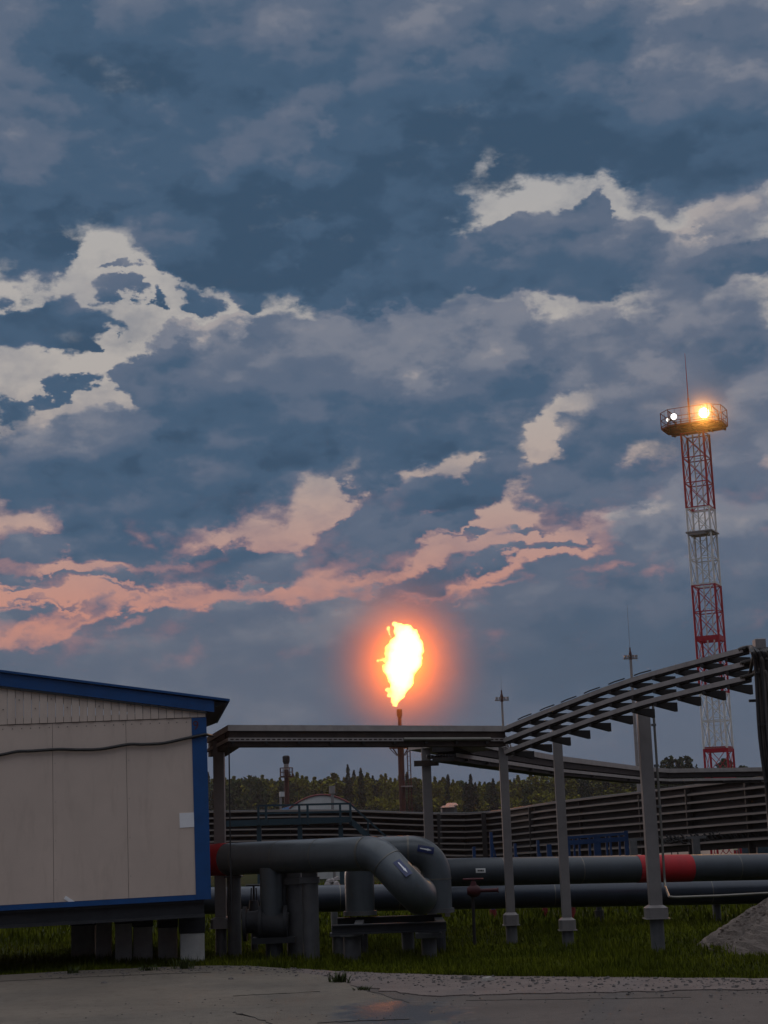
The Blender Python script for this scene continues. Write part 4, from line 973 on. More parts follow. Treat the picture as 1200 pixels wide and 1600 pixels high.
for px, Y in ((345, 64.2), (452, 64.7), (580, 65.4), (690, 66.3), (760, 64.6), (835, 60), (915, 56), (1010, 51.6), (1085, 48.6), (1180, 45.4)):
    p = pz(px, Y + .5, 0); MB().box(p.x - .09, p.x + .09, p.y - .05, p.y + .13, -.05, zat(p.x, p.y, 1270 if px < 700 else 1272 - (px - 727) * .115) - .05).build('upright', M['bracket'], rack)
# black cables hanging in loops under the right part
b = MB()
for k in range(26):
    px = 1040 + k * 6.1 + rng.uniform(-2, 2); p = at(px, 1315 + rng.uniform(-4, 2) - (px - 1040) * .07, 50 - (px - 1040) * .03)
    b.tube([p + Vector((-.2, .1, .12)), p + Vector((-.08, 0, -.10 * rng.random())), p + Vector((.1, 0, -.12 * rng.random())), p + Vector((.25, .1, .12))], .035, 6)
b.build('hanging_cable', M['cable'], rack)

# cable riser at the right edge
rb = pz(1183.5, 18.9, 3.9); rz = zat(rb.x, 18.9, 999)
rise = thing('cable_riser', 'tall square post wrapped in a thick bundle of black cables at the right edge', 'cable riser', (rb.x, 18.9, 0))
MB().box(rb.x - .055, rb.x + .055, 18.84, 18.95, -.06, rz - .13).build('post', M['post'], rise)
MB().box(rb.x - .06, rb.x + .065, 18.80, 18.97, rz - .125, rz).build('post_head', M['post'], rise, bevel=.01)
b = MB(); end = cp[-1]
for k in range(30):
    u = k / 29; lev = LV[k % 3]; st_ = end + Vector((rng.uniform(-.05, .02), rng.uniform(-.02, .1), lev + .04))
    xx = rb.x - .10 + .30 * u + rng.uniform(-.012, .012); yy = 18.74 - .05 * math.sin(math.pi * u) + rng.uniform(-.03, .02)
    top = min(end.z + lev * rng.uniform(.3, 1.0) + .0, rz - .16)
    pts = [st_, st_ + Vector((.10, -.06, .02)), Vector((xx - .03, yy, top)), Vector((xx, yy - .02, top - .18)), Vector((xx + rng.uniform(-.02, .02), yy - .01, 2.6)), Vector((xx + .02 + rng.uniform(-.03, .03), yy, 1.8)), Vector((xx + .02 + rng.uniform(-.02, .02), yy, 1.0)), Vector((xx + rng.uniform(-.02, .02), yy, -.05))]
    b.cur = 1 if k % 2 else 0; b.tube(crom(pts, 4), rng.uniform(.012, .022), 7)
b.build('cable_bundle', [M['cable'], mat('brown_grey_cable', (.07, .058, .05), .6, 0, .2)], rise, smooth=True)
for z_ in (3.35, 2.75, 2.1, 1.4, .8):
    c = MB(); c.box(rb.x - .13, rb.x + .23, 18.66, 18.675, z_ - .012, z_ + .012); c.build('cable_tie', M['cable'], rise)
MB().box(rb.x - .19, rb.x - .10, 18.78, 18.82, 3.02, 3.05).build('bracket', M['bracket'], rise)

# conduit down the wide post and out to the right
cx = gD.x + .135; cyy = gD.y - .06
k0 = Vector((cx, cyy, zat(cx, cyy, 1100))); k1 = Vector((cx, cyy, zat(cx, cyy, 1384))); k2 = at(1046, 1402.5, 20.75); k3 = at(1120, 1400, 20.7); k4 = at(1290, 1391, 20.5)
tag(MB().tube(fillet([k0, k1, k2, k3, k4], [.12, .12, .3], 6), .017, 10).build('conduit', M['zinc'], origin=k1, smooth=True), 'thin zinc conduit running down the wide post and bending out to the right', 'conduit')
MB
b = MB(); 
for z_ in (3.0, 2.45, 1.9): b.box(cx - .04, cx + .022, cyy - .022, cyy + .02, z_ - .015, z_ + .015)
b.build('clip', M['support'], pD_)

# ================================================================== walkway with stair
WY = 50.0
wk = thing('walkway', 'teal steel walkway with handrails and a stair going down to the right', 'walkway', (at(470, 1290, WY).x, WY, 0))
def W_(px, py, dy=0): return at(px, py, WY + dy)
b = MB(); l, r = W_(352, 1284), W_(549, 1283.5); b.obox(((l.x + r.x) / 2, WY + .5, (l.z + r.z) / 2), ((r.x - l.x) / 2, 0, 0), (0, .5, 0), (0, 0, .09)); b.build('deck', M['teal'], wk)
for dy in (0, 1.0):
    b = MB(); zt_ = W_(440, 1258.5).z
    for a_, c_ in (((404, 1259), (548, 1255.5)), ((404, 1271), (548, 1268))):
        b.beam(W_(*a_, dy), W_(*c_, dy), .06, .06)
    b.build('handrail', M['teal'], wk)
    for px in (404, 416, 468, 481, 532, 548): p = W_(px, 1284, dy); MB().box(p.x - .035, p.x + .035, p.y - .035, p.y + .035, p.z - .1, zt_).build('rail_post', M['teal'], wk)
for px in (404, 468, 532):
    p = W_(px, 1290); MB().box(p.x - .07, p.x + .07, WY + .1, WY + .24, -.05, p.z).build('leg', M['teal'], wk)
for dy in (0, 1.0):
    b = MB(); b.beam(W_(549, 1283, dy), W_(578, 1310, dy), .07, .16); b.beam(W_(578, 1310, dy), W_(578, 1340, dy), .08, .08); b.build('stair_stringer', M['teal'], wk)
    b = MB(); b.beam(W_(548, 1257, dy), W_(603, 1307, dy), .055, .055); b.beam(W_(603, 1307, dy), W_(603, 1340, dy), .055, .055); b.beam(W_(575, 1282, dy), W_(575, 1306, dy), .05, .05); b.build('stair_rail', M['teal'], wk)
b = MB()
for i in range(7):
    c = W_(549, 1283).lerp(W_(578, 1310), (i + .5) / 7); b.obox((c.x, WY + .5, c.z), (.12, 0, 0), (0, .47, 0), (0, 0, .02))
b.build('stair_tread', M['teal'], wk)

# ================================================================== blue pipe frames behind the long lines
BY = 40.0
for px, pt, w, lab in [(744, 1323, 8, 'short blue post standing behind the red valve'), (772, 1300, 8, 'tallest blue post, braced, left of the middle junction post'), (809, 1318, 7, 'short blue post just right of the middle junction post'), (845, 1313, 7, 'blue post standing midway between two tray posts'), (862, 1319, 12, 'broad low blue post left of the railing')]:
    p = pz(px, BY, 0); r = w / 2 * BY / F; zt_ = zat(p.x, BY, pt)
    t = thing('blue_post', lab, 'post', p, 'blue posts behind the long pipelines')
    MB().box(p.x - r * .6, p.x + r * .6, BY - .06, BY + .06, -.05, zt_).build('shaft', M['bluepost'], t)
    MB().add([(p.x + r * .62, BY - .03, zt_ - .25), (p.x + r * .62, BY + .03, zt_ - .25), (p.x + r * 2.2, BY + .03, .9), (p.x + r * 2.2, BY - .03, .9), (p.x + r * .62, BY - .03, zt_ - .4), (p.x + r * .62, BY + .03, zt_ - .4), (p.x + r * 1.6, BY + .03, .8), (p.x + r * 1.6, BY - .03, .8)], [(0, 1, 2, 3), (7, 6, 5, 4), (0, 3, 7, 4), (1, 5, 6, 2), (0, 4, 5, 1), (3, 2, 6, 7)]).build('brace', M['bluepost'], t)
rl = thing('blue_railing', 'blue steel railing frame between two tray posts above the red banded pipe', 'railing', pz(930, BY, 0))
def B_(px, py, dy=0): return at(px, py, BY + dy)
b = MB(); b.beam(B_(886, 1309), B_(981, 1302), .07, .07); b.beam(B_(886, 1317), B_(981, 1310.5), .07, .11); b.build('rail', M['bluepost'], rl)
for px, w in ((889, .06), (897, .05), (905, .05), (921, .06), (933, .17), (948, .05), (954, .05), (968, .05), (979, .10)):
    p = B_(px, 1320); MB().box(p.x - w / 2, p.x + w / 2, BY - .03, BY + .05, -.05, zat(p.x, BY, (1298 if px == 979 else 1306) + (0 if px == 979 else (933 - px) * .07))).build('baluster', M['bluepost'], rl)
# site sign on the bank, boxes
sg = thing('site_sign', 'blank white rectangular sign on two legs in front of the sand bank', 'sign', pz(1054.5, 60, 0))
a_, c_ = at(1047.5, 1320, 60), at(1060.5, 1330, 60); MB().box(a_.x, c_.x, 59.98, 60.02, c_.z, a_.z).build('board', M['sign'], sg)
for x in (a_.x + .03, c_.x - .03): MB().box(x - .02, x + .02, 60.021, 60.06, -.05, a_.z - .05).build('leg', M['support'], sg)
ws = thing('white_cabinet', 'small white cabinet partly hidden by the conduit post', 'cabinet', pz(1002, 58, 0))
a_, c_ = at(998, 1316, 58), at(1009, 1336, 58); MB().box(a_.x, c_.x, 58, 58.3, 0.1, a_.z).build('body', M['tank'], ws); MB().box(a_.x - .02, c_.x + .02, 57.97, 58.33, a_.z + .003, a_.z + .04).build('lid', M['roofgrey'], ws); MB().box(a_.x + .02, c_.x - .02, 58.02, 58.28, -.05, .098).build('plinth', M['concrete'], ws)
contm = mat('slate_blue_sheet', (.05, .075, .10), .6, 0, .2, 3, stain=.3)
for px0, px1, pt, Y, lab in ((1153, 1181, 1303, 86, 'grey blue container right of the tower foot'), (1182, 1300, 1305, 84, 'darker blue container at the right edge behind the cable riser'), (716, 742, 1326, 70, 'low lilac grey container between pipe loop and short blue post'), (752, 766, 1328, 70, 'low slate container behind the tallest blue post')):
    a_, c_ = at(px0, pt, Y), at(px1, pt, Y); t = thing('container', lab, 'container', ((a_.x + c_.x) / 2, Y, 0), 'containers behind the pipelines')
    b = MB(); n = max(3, int((c_.x - a_.x) / .2))
    for i in range(n):
        x0, x1 = a_.x + (c_.x - a_.x) * i / n, a_.x + (c_.x - a_.x) * (i + 1) / n; b.box(x0, x1 - .0, Y + (.03 if i % 2 else 0), Y + 1.2, 0, a_.z)
    b.build('wall', M['teal'] if px0 == 1182 else contm, t); MB().box(a_.x - .03, c_.x + .03, Y - .03, Y + 1.23, a_.z + .002, a_.z + .07).build('roof', M['roofgrey'], t)
# ================================================================== lattice floodlight tower
TY = 72.0
tb = pz(1136, TY, 0); TX = tb.x
tower = thing('floodlight_tower', 'tall red and white lattice floodlight tower with lit lamps on its platform', 'tower', (TX, TY, 0))
PSI = R(26); tx = Vector((math.cos(PSI), -math.sin(PSI), 0)); ty = Vector((math.sin(PSI), math.cos(PSI), 0)); HS = .52
def T_(u, v, z): return Vector((TX, TY, 0)) + tx * u + ty * v + Vector((0, 0, z))
tz = lambda py: zat(TX, TY, py)
def lattice(z0, z1, bays, m, leg=.05, br=.02, xb=True, thick=()):
    b = MB(); cs = [(-HS, -HS), (HS, -HS), (HS, HS), (-HS, HS)]
    for u, v in cs: b.tube([T_(u, v, z0), T_(u, v, z1 - .004)], leg, 7)
    for i in range(bays + 1):
        z = z0 + (z1 - z0) * i / bays - (.03 if i == bays else 0) + (.03 if i == 0 else 0)
        for (a, c) in zip(cs, cs[1:] + cs[:1]): b.beam(T_(*a, z), T_(*c, z), .03, .22 if i in thick else .045)
    for i in range(bays):
        za, zb_ = z0 + (z1 - z0) * i / bays, z0 + (z1 - z0) * (i + 1) / bays
        for q, (a, c) in enumerate(zip(cs, cs[1:] + cs[:1])):
            b.tube([T_(*a, zb_), T_(*c, za)], br, 5, cap=False)
            if xb: b.tube([T_(*a, za), T_(*c, zb_)], br * .8, 5, cap=False)
    return b.build('lattice_section', M[m], tower)
zs = [tz(py) for py in (678, 795, 915, 1083, 1170)] + [-.05]
for i, (bays, m, th) in enumerate(((3, 'towerred', ()), (3, 'towerwhite', ()), (4, 'towerred', (2,)), (2, 'towerwhite', ()), (4, 'towerred', (4,)))):
    lattice(zs[i + 1], zs[i], bays, m, thick=th, leg=.052 if m == 'towerred' else .046)
b = MB(); b.tube([T_(.15, .1, zs[4]), T_(.15, .1, zs[0])], .035, 6); b.tube([T_(-.15, .1, zs[4]), T_(-.15, .1, zs[0])], .035, 6)
z = zs[4]
while z < zs[0]: b.beam(T_(-.15, .1, z), T_(.15, .1, z), .02, .02); z += .35
b.build('ladder', M['towerwhite'], tower)
zm = tz(833); b = MB(); b.obox(T_(.0, .0, zm), tx * .62, ty * .62, (0, 0, .03)); b.obox(T_(-.1, -.5, zm - .08), tx * .4, ty * .1, (0, 0, .06)); b.build('rest_platform', M['mast'], tower)
zd = tz(668)
def octa(hx, hy, ch): return [(-hx, -hy + ch), (-hx + ch, -hy), (hx - ch, -hy), (hx, -hy + ch), (hx, hy - ch), (hx - ch, hy), (-hx + ch, hy), (-hx, hy - ch)]
oc = octa(1.42, 1.05, .5)
b = MB(); w = [T_(u, v, 0) for u, v in oc]; b.prism([(p.x, p.y) for p in w], zd - .05, zd + .03)
for u in (-1.2, -.6, 0, .6, 1.2): b.beam(T_(u, -.95, zd - .08), T_(u, .95, zd - .08), .06, .06)
for v in (-.7, 0, .7): b.beam(T_(-1.3, v, zd - .085), T_(1.3, v, zd - .085), .06, .069)
b.build('platform', M['deck'], tower)
b = MB(); hr = .76
for q in range(8):
    a, c = oc[q], oc[(q + 1) % 8]; A_, C_ = T_(*a, zd), T_(*c, zd)
    b.tube([A_, A_ + Vector((0, 0, hr))], .022, 6)
    for h in (.10, .40, hr): b.beam(A_ + Vector((0, 0, h)), C_ + Vector((0, 0, h)), .03, .03 if h < .2 else .022)
    n = max(2, int((C_ - A_).length / .30))
    for i in range(1, n): p = A_.lerp(C_, i / n); b.tube([p, p + Vector((0, 0, hr))], .007, 4, cap=False)
b.build('railing', M['deck'], tower)
# lamp frames, antenna
for u in (-1.0, 1.0):
    b = MB()
    for v in (-.55, .55): b.beam(T_(u, v, zd), T_(u, v, zd + .8), .03, .03)
    b.beam(T_(u, -.6, zd + .78), T_(u, .6, zd + .78), .04, .04); b.beam(T_(u, -.6, zd + .45), T_(u, .6, zd + .45), .04, .04); b.build('lamp_frame', M['deck'], tower)
ap = T_(-.12, -.3, 0); za = zat(ap.x, ap.y, 552); zc = zat(ap.x, ap.y, 622)
MB().tube([ap + Vector((0, 0, zd)), ap + Vector((0, 0, zc))], .045, 8).build('antenna_mount', M['towerred'], tower)
MB().tube([ap + Vector((0, 0, zc)), ap + Vector((0, 0, (za + zc) / 2)), ap + Vector((0, 0, za))], [.024, .017, .008], 6).build('antenna', M['towerred'], tower)
def flood(px, py, Y, r, colr, st, aim, nm='floodlight'):
    p = at(px, py, Y); aim = Vector(aim).normalized()
    b = MB(); b.tube([p + aim * -.24, p + aim * -.16, p], [r * .45, r * .85, r], 16); b.tube([p, p + aim * .02], r * 1.1, 16); b.beam(p + Vector((0, 0, -r * 1.1)) - aim * .1, p + Vector((0, 0, -.55)) - aim * .1, .03, .03)
    h = b.build(nm, M['housing'], tower)
    MB().tube([p + aim * .021, p + aim * .05], [r, r * .8], 18).build('lens', glow('lamp_' + nm + str(px), colr, st), h)
    return p + aim * .12
lpO = flood(1100, 645, 70.9, .24, (1.0, .72, .28), 7.0, (-.25, -1, -.28))
lpW = flood(1053, 651, 71.2, .14, (1.0, .98, .92), 3.0, (-.45, -1, -.2))
flood(1044, 656, 71.6, .085, (1.0, .95, .85), 2.0, (-.9, -.6, -.1))
# warning plates on the tower foot
for px, lab in ((1126, 'small cream warning plate on the left red leg of the tower foot'), (1148.5, 'small cream warning plate on the right red leg of the tower foot')):
    a_, c_ = at(px - 4, 1318.5, TY - 1.0), at(px + 4, 1328, TY - 1.0); t = thing('warning_plate', lab, 'sign', ((a_.x + c_.x) / 2, TY - 1, (a_.z + c_.z) / 2))
    MB().box(a_.x, c_.x, TY - 1.0, TY - .98, c_.z, a_.z).build('plate', M['signyellow'], t)
    m_ = (a_.x + c_.x) / 2; zz = (a_.z + c_.z) / 2; y = TY - 1.004
    MB().add([(m_ + .02, y, zz + .09), (m_ - .05, y, zz - .01), (m_ + .0, y, zz + .0), (m_ - .02, y, zz - .1), (m_ + .055, y, zz + .02), (m_ + .01, y, zz + .02)], [(0, 1, 2, 5), (5, 2, 3, 4)]).build('symbol', M['black'], t)
    MB().box(m_ - .03, m_ + .03, TY - .979, TY - .55, zz - .05, zz + .05).build('plate_arm', M['towerred'], t)

# lightning masts
def mast(px, pyt, pyc, Y, rodtop, lab, w):
    p = pz(px, Y, 0); zt = zat(p.x, p.y, pyt); zc = zat(p.x, p.y, pyc); r = w / 2 * Y / F
    t = thing('lightning_mast', lab, 'mast', p, 'lightning masts')
    b = MB(); b.tube([(p.x, Y, -.05), (p.x, Y, zt * .5), (p.x, Y, zt)], [r * 1.5, r * 1.1, r * .8], 8); b.build('pole', M['mast'], t, smooth=True)
    b = MB(); s_ = Y / F
    b.beam((p.x - 11 * s_, Y, zc), (p.x + 11 * s_, Y, zc), .09, .10)
    for k in (-8, -3, 4, 9): b.box(p.x + k * s_ - .08, p.x + k * s_ + .08, Y - .1, Y + .1, zc + .08, zc + .22)
    b.build('cross_arm', M['mast'], t)
    b = MB(); b.lathe((p.x, Y, zt - .2), [(.1, 0), (2.0 * s_, .2), (2.4 * s_, .4), (1.2 * s_, .6), (.05, .8)], 10); b.build('mast_head', M['rust'], t)
    MB().tube([(p.x, Y, zt), (p.x, Y, zat(p.x, Y, rodtop))], [.015, .008], 6).build('rod', M['mast'], t)
    return t
mast(1005, 1026, 1029, 105, 945, 'white lightning mast with dark cross arm left of the tower', 5)
mast(796, 1092, 1094, 112, 1058, 'small distant lightning mast with cross arm above the middle junction post', 4)

# ================================================================== flare stack and flame
FY = 140.0
fb_ = pz(632, FY, 0); fz = zat(fb_.x, FY, 1108)
flare = thing('flare_stack', 'slim rusty flare stack with a small platform below the burning flame', 'flare stack', (fb_.x, FY, 0))
fzp = zat(fb_.x, FY, 1168)
MB().tube([(fb_.x, FY, -.05), (fb_.x, FY, fzp)], .27, 14).build('stack', M['rust'], flare, smooth=True)
MB().tube([(fb_.x, FY, fzp), (fb_.x, FY, fz - .8)], [.20, .15], 14).build('riser', M['rust'], flare, smooth=True)
MB().lathe((fb_.x, FY, fz - .8), [(.15, 0), (.18, .15), (.24, .2), (.24, .75), (.2, .8)], 14).build('burner_tip', M['soot'], flare)
b = MB(); b.lathe((fb_.x, FY, fzp - .06), [(1.0, 0), (1.0, .1)], 12)
for k in range(8):
    a = k * math.pi / 4; c, s_ = math.cos(a), math.sin(a); b.beam((fb_.x + .35 * c, FY + .35 * s_, fzp - .7), (fb_.x + .98 * c, FY + .98 * s_, fzp - .02), .06, .06)
    b.tube([(fb_.x + .98 * c, FY + .98 * s_, fzp), (fb_.x + .98 * c, FY + .98 * s_, fzp + .75)], .025, 5)
for h in (.4, .75): b.tube([(fb_.x + .98 * math.cos(k * math.pi / 8), FY + .98 * math.sin(k * math.pi / 8), fzp + h) for k in range(17)], .025, 5, cap=False)
b.build('platform', M['rust'], flare)
b = MB()
for dx in (.55, .8): b.tube([(fb_.x + dx, FY - .1, 0), (fb_.x + dx, FY - .1, fzp - .1)], .045, 6)
z = .5
while z < fzp: b.beam((fb_.x + .55, FY - .1, z), (fb_.x + .8, FY - .1, z), .03, .03); z += .4
b.build('ladder', M['rust'], flare)
zq = zat(fb_.x, FY, 1229); MB().box(fb_.x - .1, fb_.x + .95, FY - .6, FY + .1, zq - .05, zq + .05).build('rest_platform', M['mast'], flare)
# the flame: a lobed body of burning gas, thick white core, thin orange edge
FS = FY / F
SPH = [(619, 1103, 2.0), (617.5, 1100, 4.5), (617, 1095, 6.5), (620, 1088, 9.0), (624, 1085, 9.5), (623, 1076, 13.5), (626, 1066, 17.5), (631, 1064, 15.5), (626, 1054, 22.0), (622, 1045, 21.5), (630, 1044, 19.5), (634, 1030, 26.0), (628, 1027, 23.5), (639, 1013, 23.5), (628, 1012, 20.5), (621, 1012, 14.0), (636, 1000, 20.5), (633, 992, 17.0), (626, 985, 11.5), (638, 987, 9.5), (622, 979, 7.0), (617, 976, 4.2), (649, 988, 4.8), (634, 983, 7.0), (627, 978, 5.0), (610, 1010, 6.0), (612, 1004, 4.5), (607, 1013, 5.5), (604, 1031, 5.2), (600, 1041, 3.5), (598, 1030, 3.3), (594, 1031.5, 2.4), (590.5, 1031.8, 2.2), (606, 1021, 6), (607, 979, 2.4), (606.5, 983, 2.8), (608, 987, 2.8), (609, 991, 2.3), (610.5, 994.5, 1.5), (653, 1036, 6), (604, 1048, 6), (606, 1078, 4.5), (609, 1085, 5.0)]
rf = random.Random(3); flame = MB()
def ico(b, c, r):
    t = (1 + 5 ** .5) / 2; vs = [Vector(v).normalized() for v in ((-1, t, 0), (1, t, 0), (-1, -t, 0), (1, -t, 0), (0, -1, t), (0, 1, t), (0, -1, -t), (0, 1, -t), (t, 0, -1), (t, 0, 1), (-t, 0, -1), (-t, 0, 1))]
    fs = [(0, 11, 5), (0, 5, 1), (0, 1, 7), (0, 7, 10), (0, 10, 11), (1, 5, 9), (5, 11, 4), (11, 10, 2), (10, 7, 6), (7, 1, 8), (3, 9, 4), (3, 4, 2), (3, 2, 6), (3, 6, 8), (3, 8, 9), (4, 9, 5), (2, 4, 11), (6, 2, 10), (8, 6, 7), (9, 8, 1)]
    for _ in range(2):
        mid = {}; nf = []
        def m(i, j):
            k = (min(i, j), max(i, j))
            if k not in mid: mid[k] = len(vs); vs.append(((vs[i] + vs[j]) / 2).normalized())
            return mid[k]
        for i, j, k in fs:
            a_, b_, c_ = m(i, j), m(j, k), m(k, i); nf += [(i, a_, c_), (j, b_, a_), (k, c_, b_), (a_, b_, c_)]
        fs = nf
    b.add([Vector(c) + v * r for v in vs], fs)
for px, py, r in SPH:
    dpt = rf.uniform(-.35, .35) * (22 - r) * FS if r < 20 else rf.uniform(-.1, .1)
    p = at(px, py, FY + dpt); ico(flame, p, max(r, 2.2) * FS * 1.0)
fc = at(630, 1035, FY)
fl = flame.build('flame', [], origin=(fb_.x, FY, fz))
tag(fl, 'big bright yellow white gas flame burning on top of the flare stack', 'flame')
rm = fl.modifiers.new('remesh', 'REMESH'); rm.mode = 'VOXEL'; rm.voxel_size = .066
tx_ = bpy.data.textures.new('flame_clouds', 'CLOUDS'); tx_.noise_scale = .38; tx_.noise_depth = 3
dm = fl.modifiers.new('ripple', 'DISPLACE'); dm.texture = tx_; dm.texture_coords = 'LOCAL'; dm.strength = .34; dm.mid_level = .5
fm = bpy.data.materials.new('burning_gas'); fm.use_nodes = True; nt = fm.node_tree; nt.nodes.clear()
em = nt.nodes.new('ShaderNodeEmission'); em.inputs[0].default_value = (1.0, .38, .085, 1); em.inputs[1].default_value = 7.5
ou = nt.nodes.new('ShaderNodeOutputMaterial'); nt.links.new(em.outputs[0], ou.inputs['Volume'])
fl.data.materials.append(fm)
def lamp(name, p, col, watts, r):
    l = bpy.data.lights.new(name, 'POINT'); l.color = col; l.energy = watts; l.shadow_soft_size = r
    o = bpy.data.objects.new(name, l); COL.objects.link(o); o.location = p; return o
lamp('flame_light', fc, (1.0, .25, .02), FLAME_W, 1.6)
sp = bpy.data.lights.new('floodlight_beam', 'SPOT'); sp.color = (1.0, .45, .09); sp.energy = LAMP_W; sp.spot_size = R(125); sp.spot_blend = .7; sp.shadow_soft_size = .15
spo = bpy.data.objects.new('floodlight_beam', sp); COL.objects.link(spo); spo.location = lpO; spo.rotation_euler = Vector((.25, 1, .28)).to_track_quat('Z', 'Y').to_euler()

# second, distant stack with sooty head
SY = 120.0
p = pz(450.5, SY, 0); t = thing('vent_stack', 'short red vent stack with black head and round platform left of the white tank', 'vent stack', p); s_ = SY / F
zt = zat(p.x, SY, 1187); zp = zat(p.x, SY, 1213)
MB().tube([(p.x, SY, -.05), (p.x, SY, zt)], 3.6 * s_, 12).build('stack', M['rust'], t, smooth=True)
b = MB()
for k in range(9):
    a = k * .7; pebble(b, (p.x + 2.8 * s_ * math.cos(a), SY + 2.8 * s_ * math.sin(a), zt - .05 + .1 * (k % 3)), 3.4 * s_)
b.lathe((p.x, SY, zt - .3), [(4.2 * s_, 0), (5.6 * s_, .2), (5.6 * s_, .5), (4 * s_, .6)], 10); b.build('vent_head', M['soot'], t)
MB().lathe((p.x, SY, zt - .75), [(3.8 * s_, 0), (3.8 * s_, .43)], 12).build('neck', M['mast'], t)
b = MB(); b.lathe((p.x, SY, zp - .08), [(10 * s_, 0), (10 * s_, .1)], 12)
for k in range(12): a = k * math.pi / 6; b.tube([(p.x + 10 * s_ * math.cos(a), SY + 10 * s_ * math.sin(a), zp), (p.x + 10 * s_ * math.cos(a), SY + 10 * s_ * math.sin(a), zp + .62)], .02, 5)
for h in (.3, .62): b.tube([(p.x + 10 * s_ * math.cos(k * math.pi / 8), SY + 10 * s_ * math.sin(k * math.pi / 8), zp + h) for k in range(17)], .02, 5, cap=False)
b.build('platform', M['rust'], t)
p = pz(441, 68, 0); t = thing('vent_pipe', 'thin vent pipe with small pale cap left of the white tank', 'vent pipe', p); zt = zat(p.x, 68, 1241)
MB().tube([(p.x, 68, -.05), (p.x, 68, zt)], .05, 8).build('pipe_run', M['mast'], t); MB().tube([(p.x + .06, 68, zt - .1), (p.x + .06, 68, zt + .1)], .11, 10).build('cap', M['tank'], t)
# white arched tank
KY = 70.0; a_, c_ = at(452, 1262, KY), at(553, 1260, KY); cxk = (a_.x + c_.x) / 2; hw_ = (c_.x - a_.x) / 2; zb_ = a_.z - .05; zt = zat(cxk, KY, 1242.5)
t = thing('storage_tank', 'white arched roof tank with red rim and a vent pipe, behind the racks', 'tank', (cxk, KY, 0))
def arch(h0, x0=-1, x1=1, dz=0): return [(cxk + hw_ * u, h0 + dz + (zt - h0) * (1 - (u * u)) ) for u in [x0 + (x1 - x0) * i / 20 for i in range(21)]]
def vault(prof, y0, y1):
    b = MB(); n = len(prof); base = [(prof[-1][0], 0.0), (prof[0][0], 0.0)] if True else []
    pr = prof + base; m = len(pr); b.add([(x, y0, z) for x, z in pr] + [(x, y1, z) for x, z in pr], [tuple(range(m)), tuple(reversed(range(m, 2 * m)))] + [(i, m + i, m + (i + 1) % m, (i + 1) % m) for i in range(m)]); return b
vault(arch(zb_), KY, KY + 5).build('shell', M['tank'], t)
b = MB(); pr = arch(zb_, dz=.02); b.tube([(x, KY - .02, z) for x, z in pr], .035, 6); b.build('rim', mat('rim_red', (.22, .05, .05), .6), t)
bl = MB(); xl, xr = a_.x - .55, a_.x + .75; bl.add([(xl, KY + .6, 0), (xr, KY + .6, 0), (xr, KY + .6, zt - .22), (xl + .1, KY + .6, zb_ + .02), (xl, KY + 5, 0), (xr, KY + 5, 0), (xr, KY + 5, zt - .22), (xl + .1, KY + 5, zb_ + .02)], [(0, 1, 2, 3), (7, 6, 5, 4), (3, 2, 6, 7), (0, 3, 7, 4), (1, 5, 6, 2)])
bl.build('side_panel', mat('pale_blue_sheet', (.16, .27, .48), .5), t)
zv = zat(at(518, 1250, KY - .5).x, KY - .5, 1228); xv = at(519.5, 1250, KY - .5).x
b = MB(); b.tube([(xv, KY - .5, 0), (xv, KY - .5, zv - .3)], .065, 10); b.tube([(xv, KY - .5, zv - .32), (xv, KY - .5, zv)], .125, 12); b.build('vent', M['mast'], t, smooth=True)
# grey sheds far behind the racks
for x0, x1, pt, pr_, Y, lab in ((688, 712, 1262, 1258, 95, 'low dark grey shed roof behind the rack, right of the flare stack'), (696, 716, 1259, 1254, 120, 'small pale grey shed roof peeping over the rack beside the dark shed')):
    a_, c_ = at(x0, pt, Y), at(x1, pt, Y); zr = at(x0, pr_, Y).z; t = thing('shed', lab, 'shed', ((a_.x + c_.x) / 2, Y, 0))
    MB().box(a_.x + .1, c_.x - .1, Y, Y + 3, 0, a_.z - .003).build('wall', M['support'] if Y < 100 else M['roofgrey'], t)
    MB().add([(a_.x, Y - .2, a_.z), (c_.x, Y - .2, a_.z), (c_.x, Y + 3.2, a_.z), (a_.x, Y + 3.2, a_.z), (a_.x + .2, Y + 1.5, zr), (c_.x - .1, Y + 1.5, zr)], [(0, 1, 5, 4), (2, 3, 4, 5), (1, 2, 5), (3, 0, 4), (3, 2, 1, 0)]).build('roof', M['roofgrey'] if Y > 100 else M['support'], t)

# sand bank behind the tower foot
b = MB(); nxx, nyy = 90, 12
for j in range(nyy + 1):
    for i in range(nxx + 1):
        px = 690 + 480 * i / nxx; v = j / nyy; q = pz(px, 92, 0); prof = math.sin(math.pi * min(1, v * 1.0)) ** .8
        h = (1.28 + .16 * math.sin(i * .21) + .08 * math.sin(i * .63 + 1)) * (1 - ((i / nxx - .55) / .56) ** 6); b.v.append((q.x, 89 + 9 * v, max(0, h) * prof - .03))
for j in range(nyy):
    for i in range(nxx): b.f.append((j * (nxx + 1) + i, j * (nxx + 1) + i + 1, (j + 1) * (nxx + 1) + i + 1, (j + 1) * (nxx + 1) + i)); b.m.append(0)
struct(b.build('sand_bank', M['sand'], smooth=True))

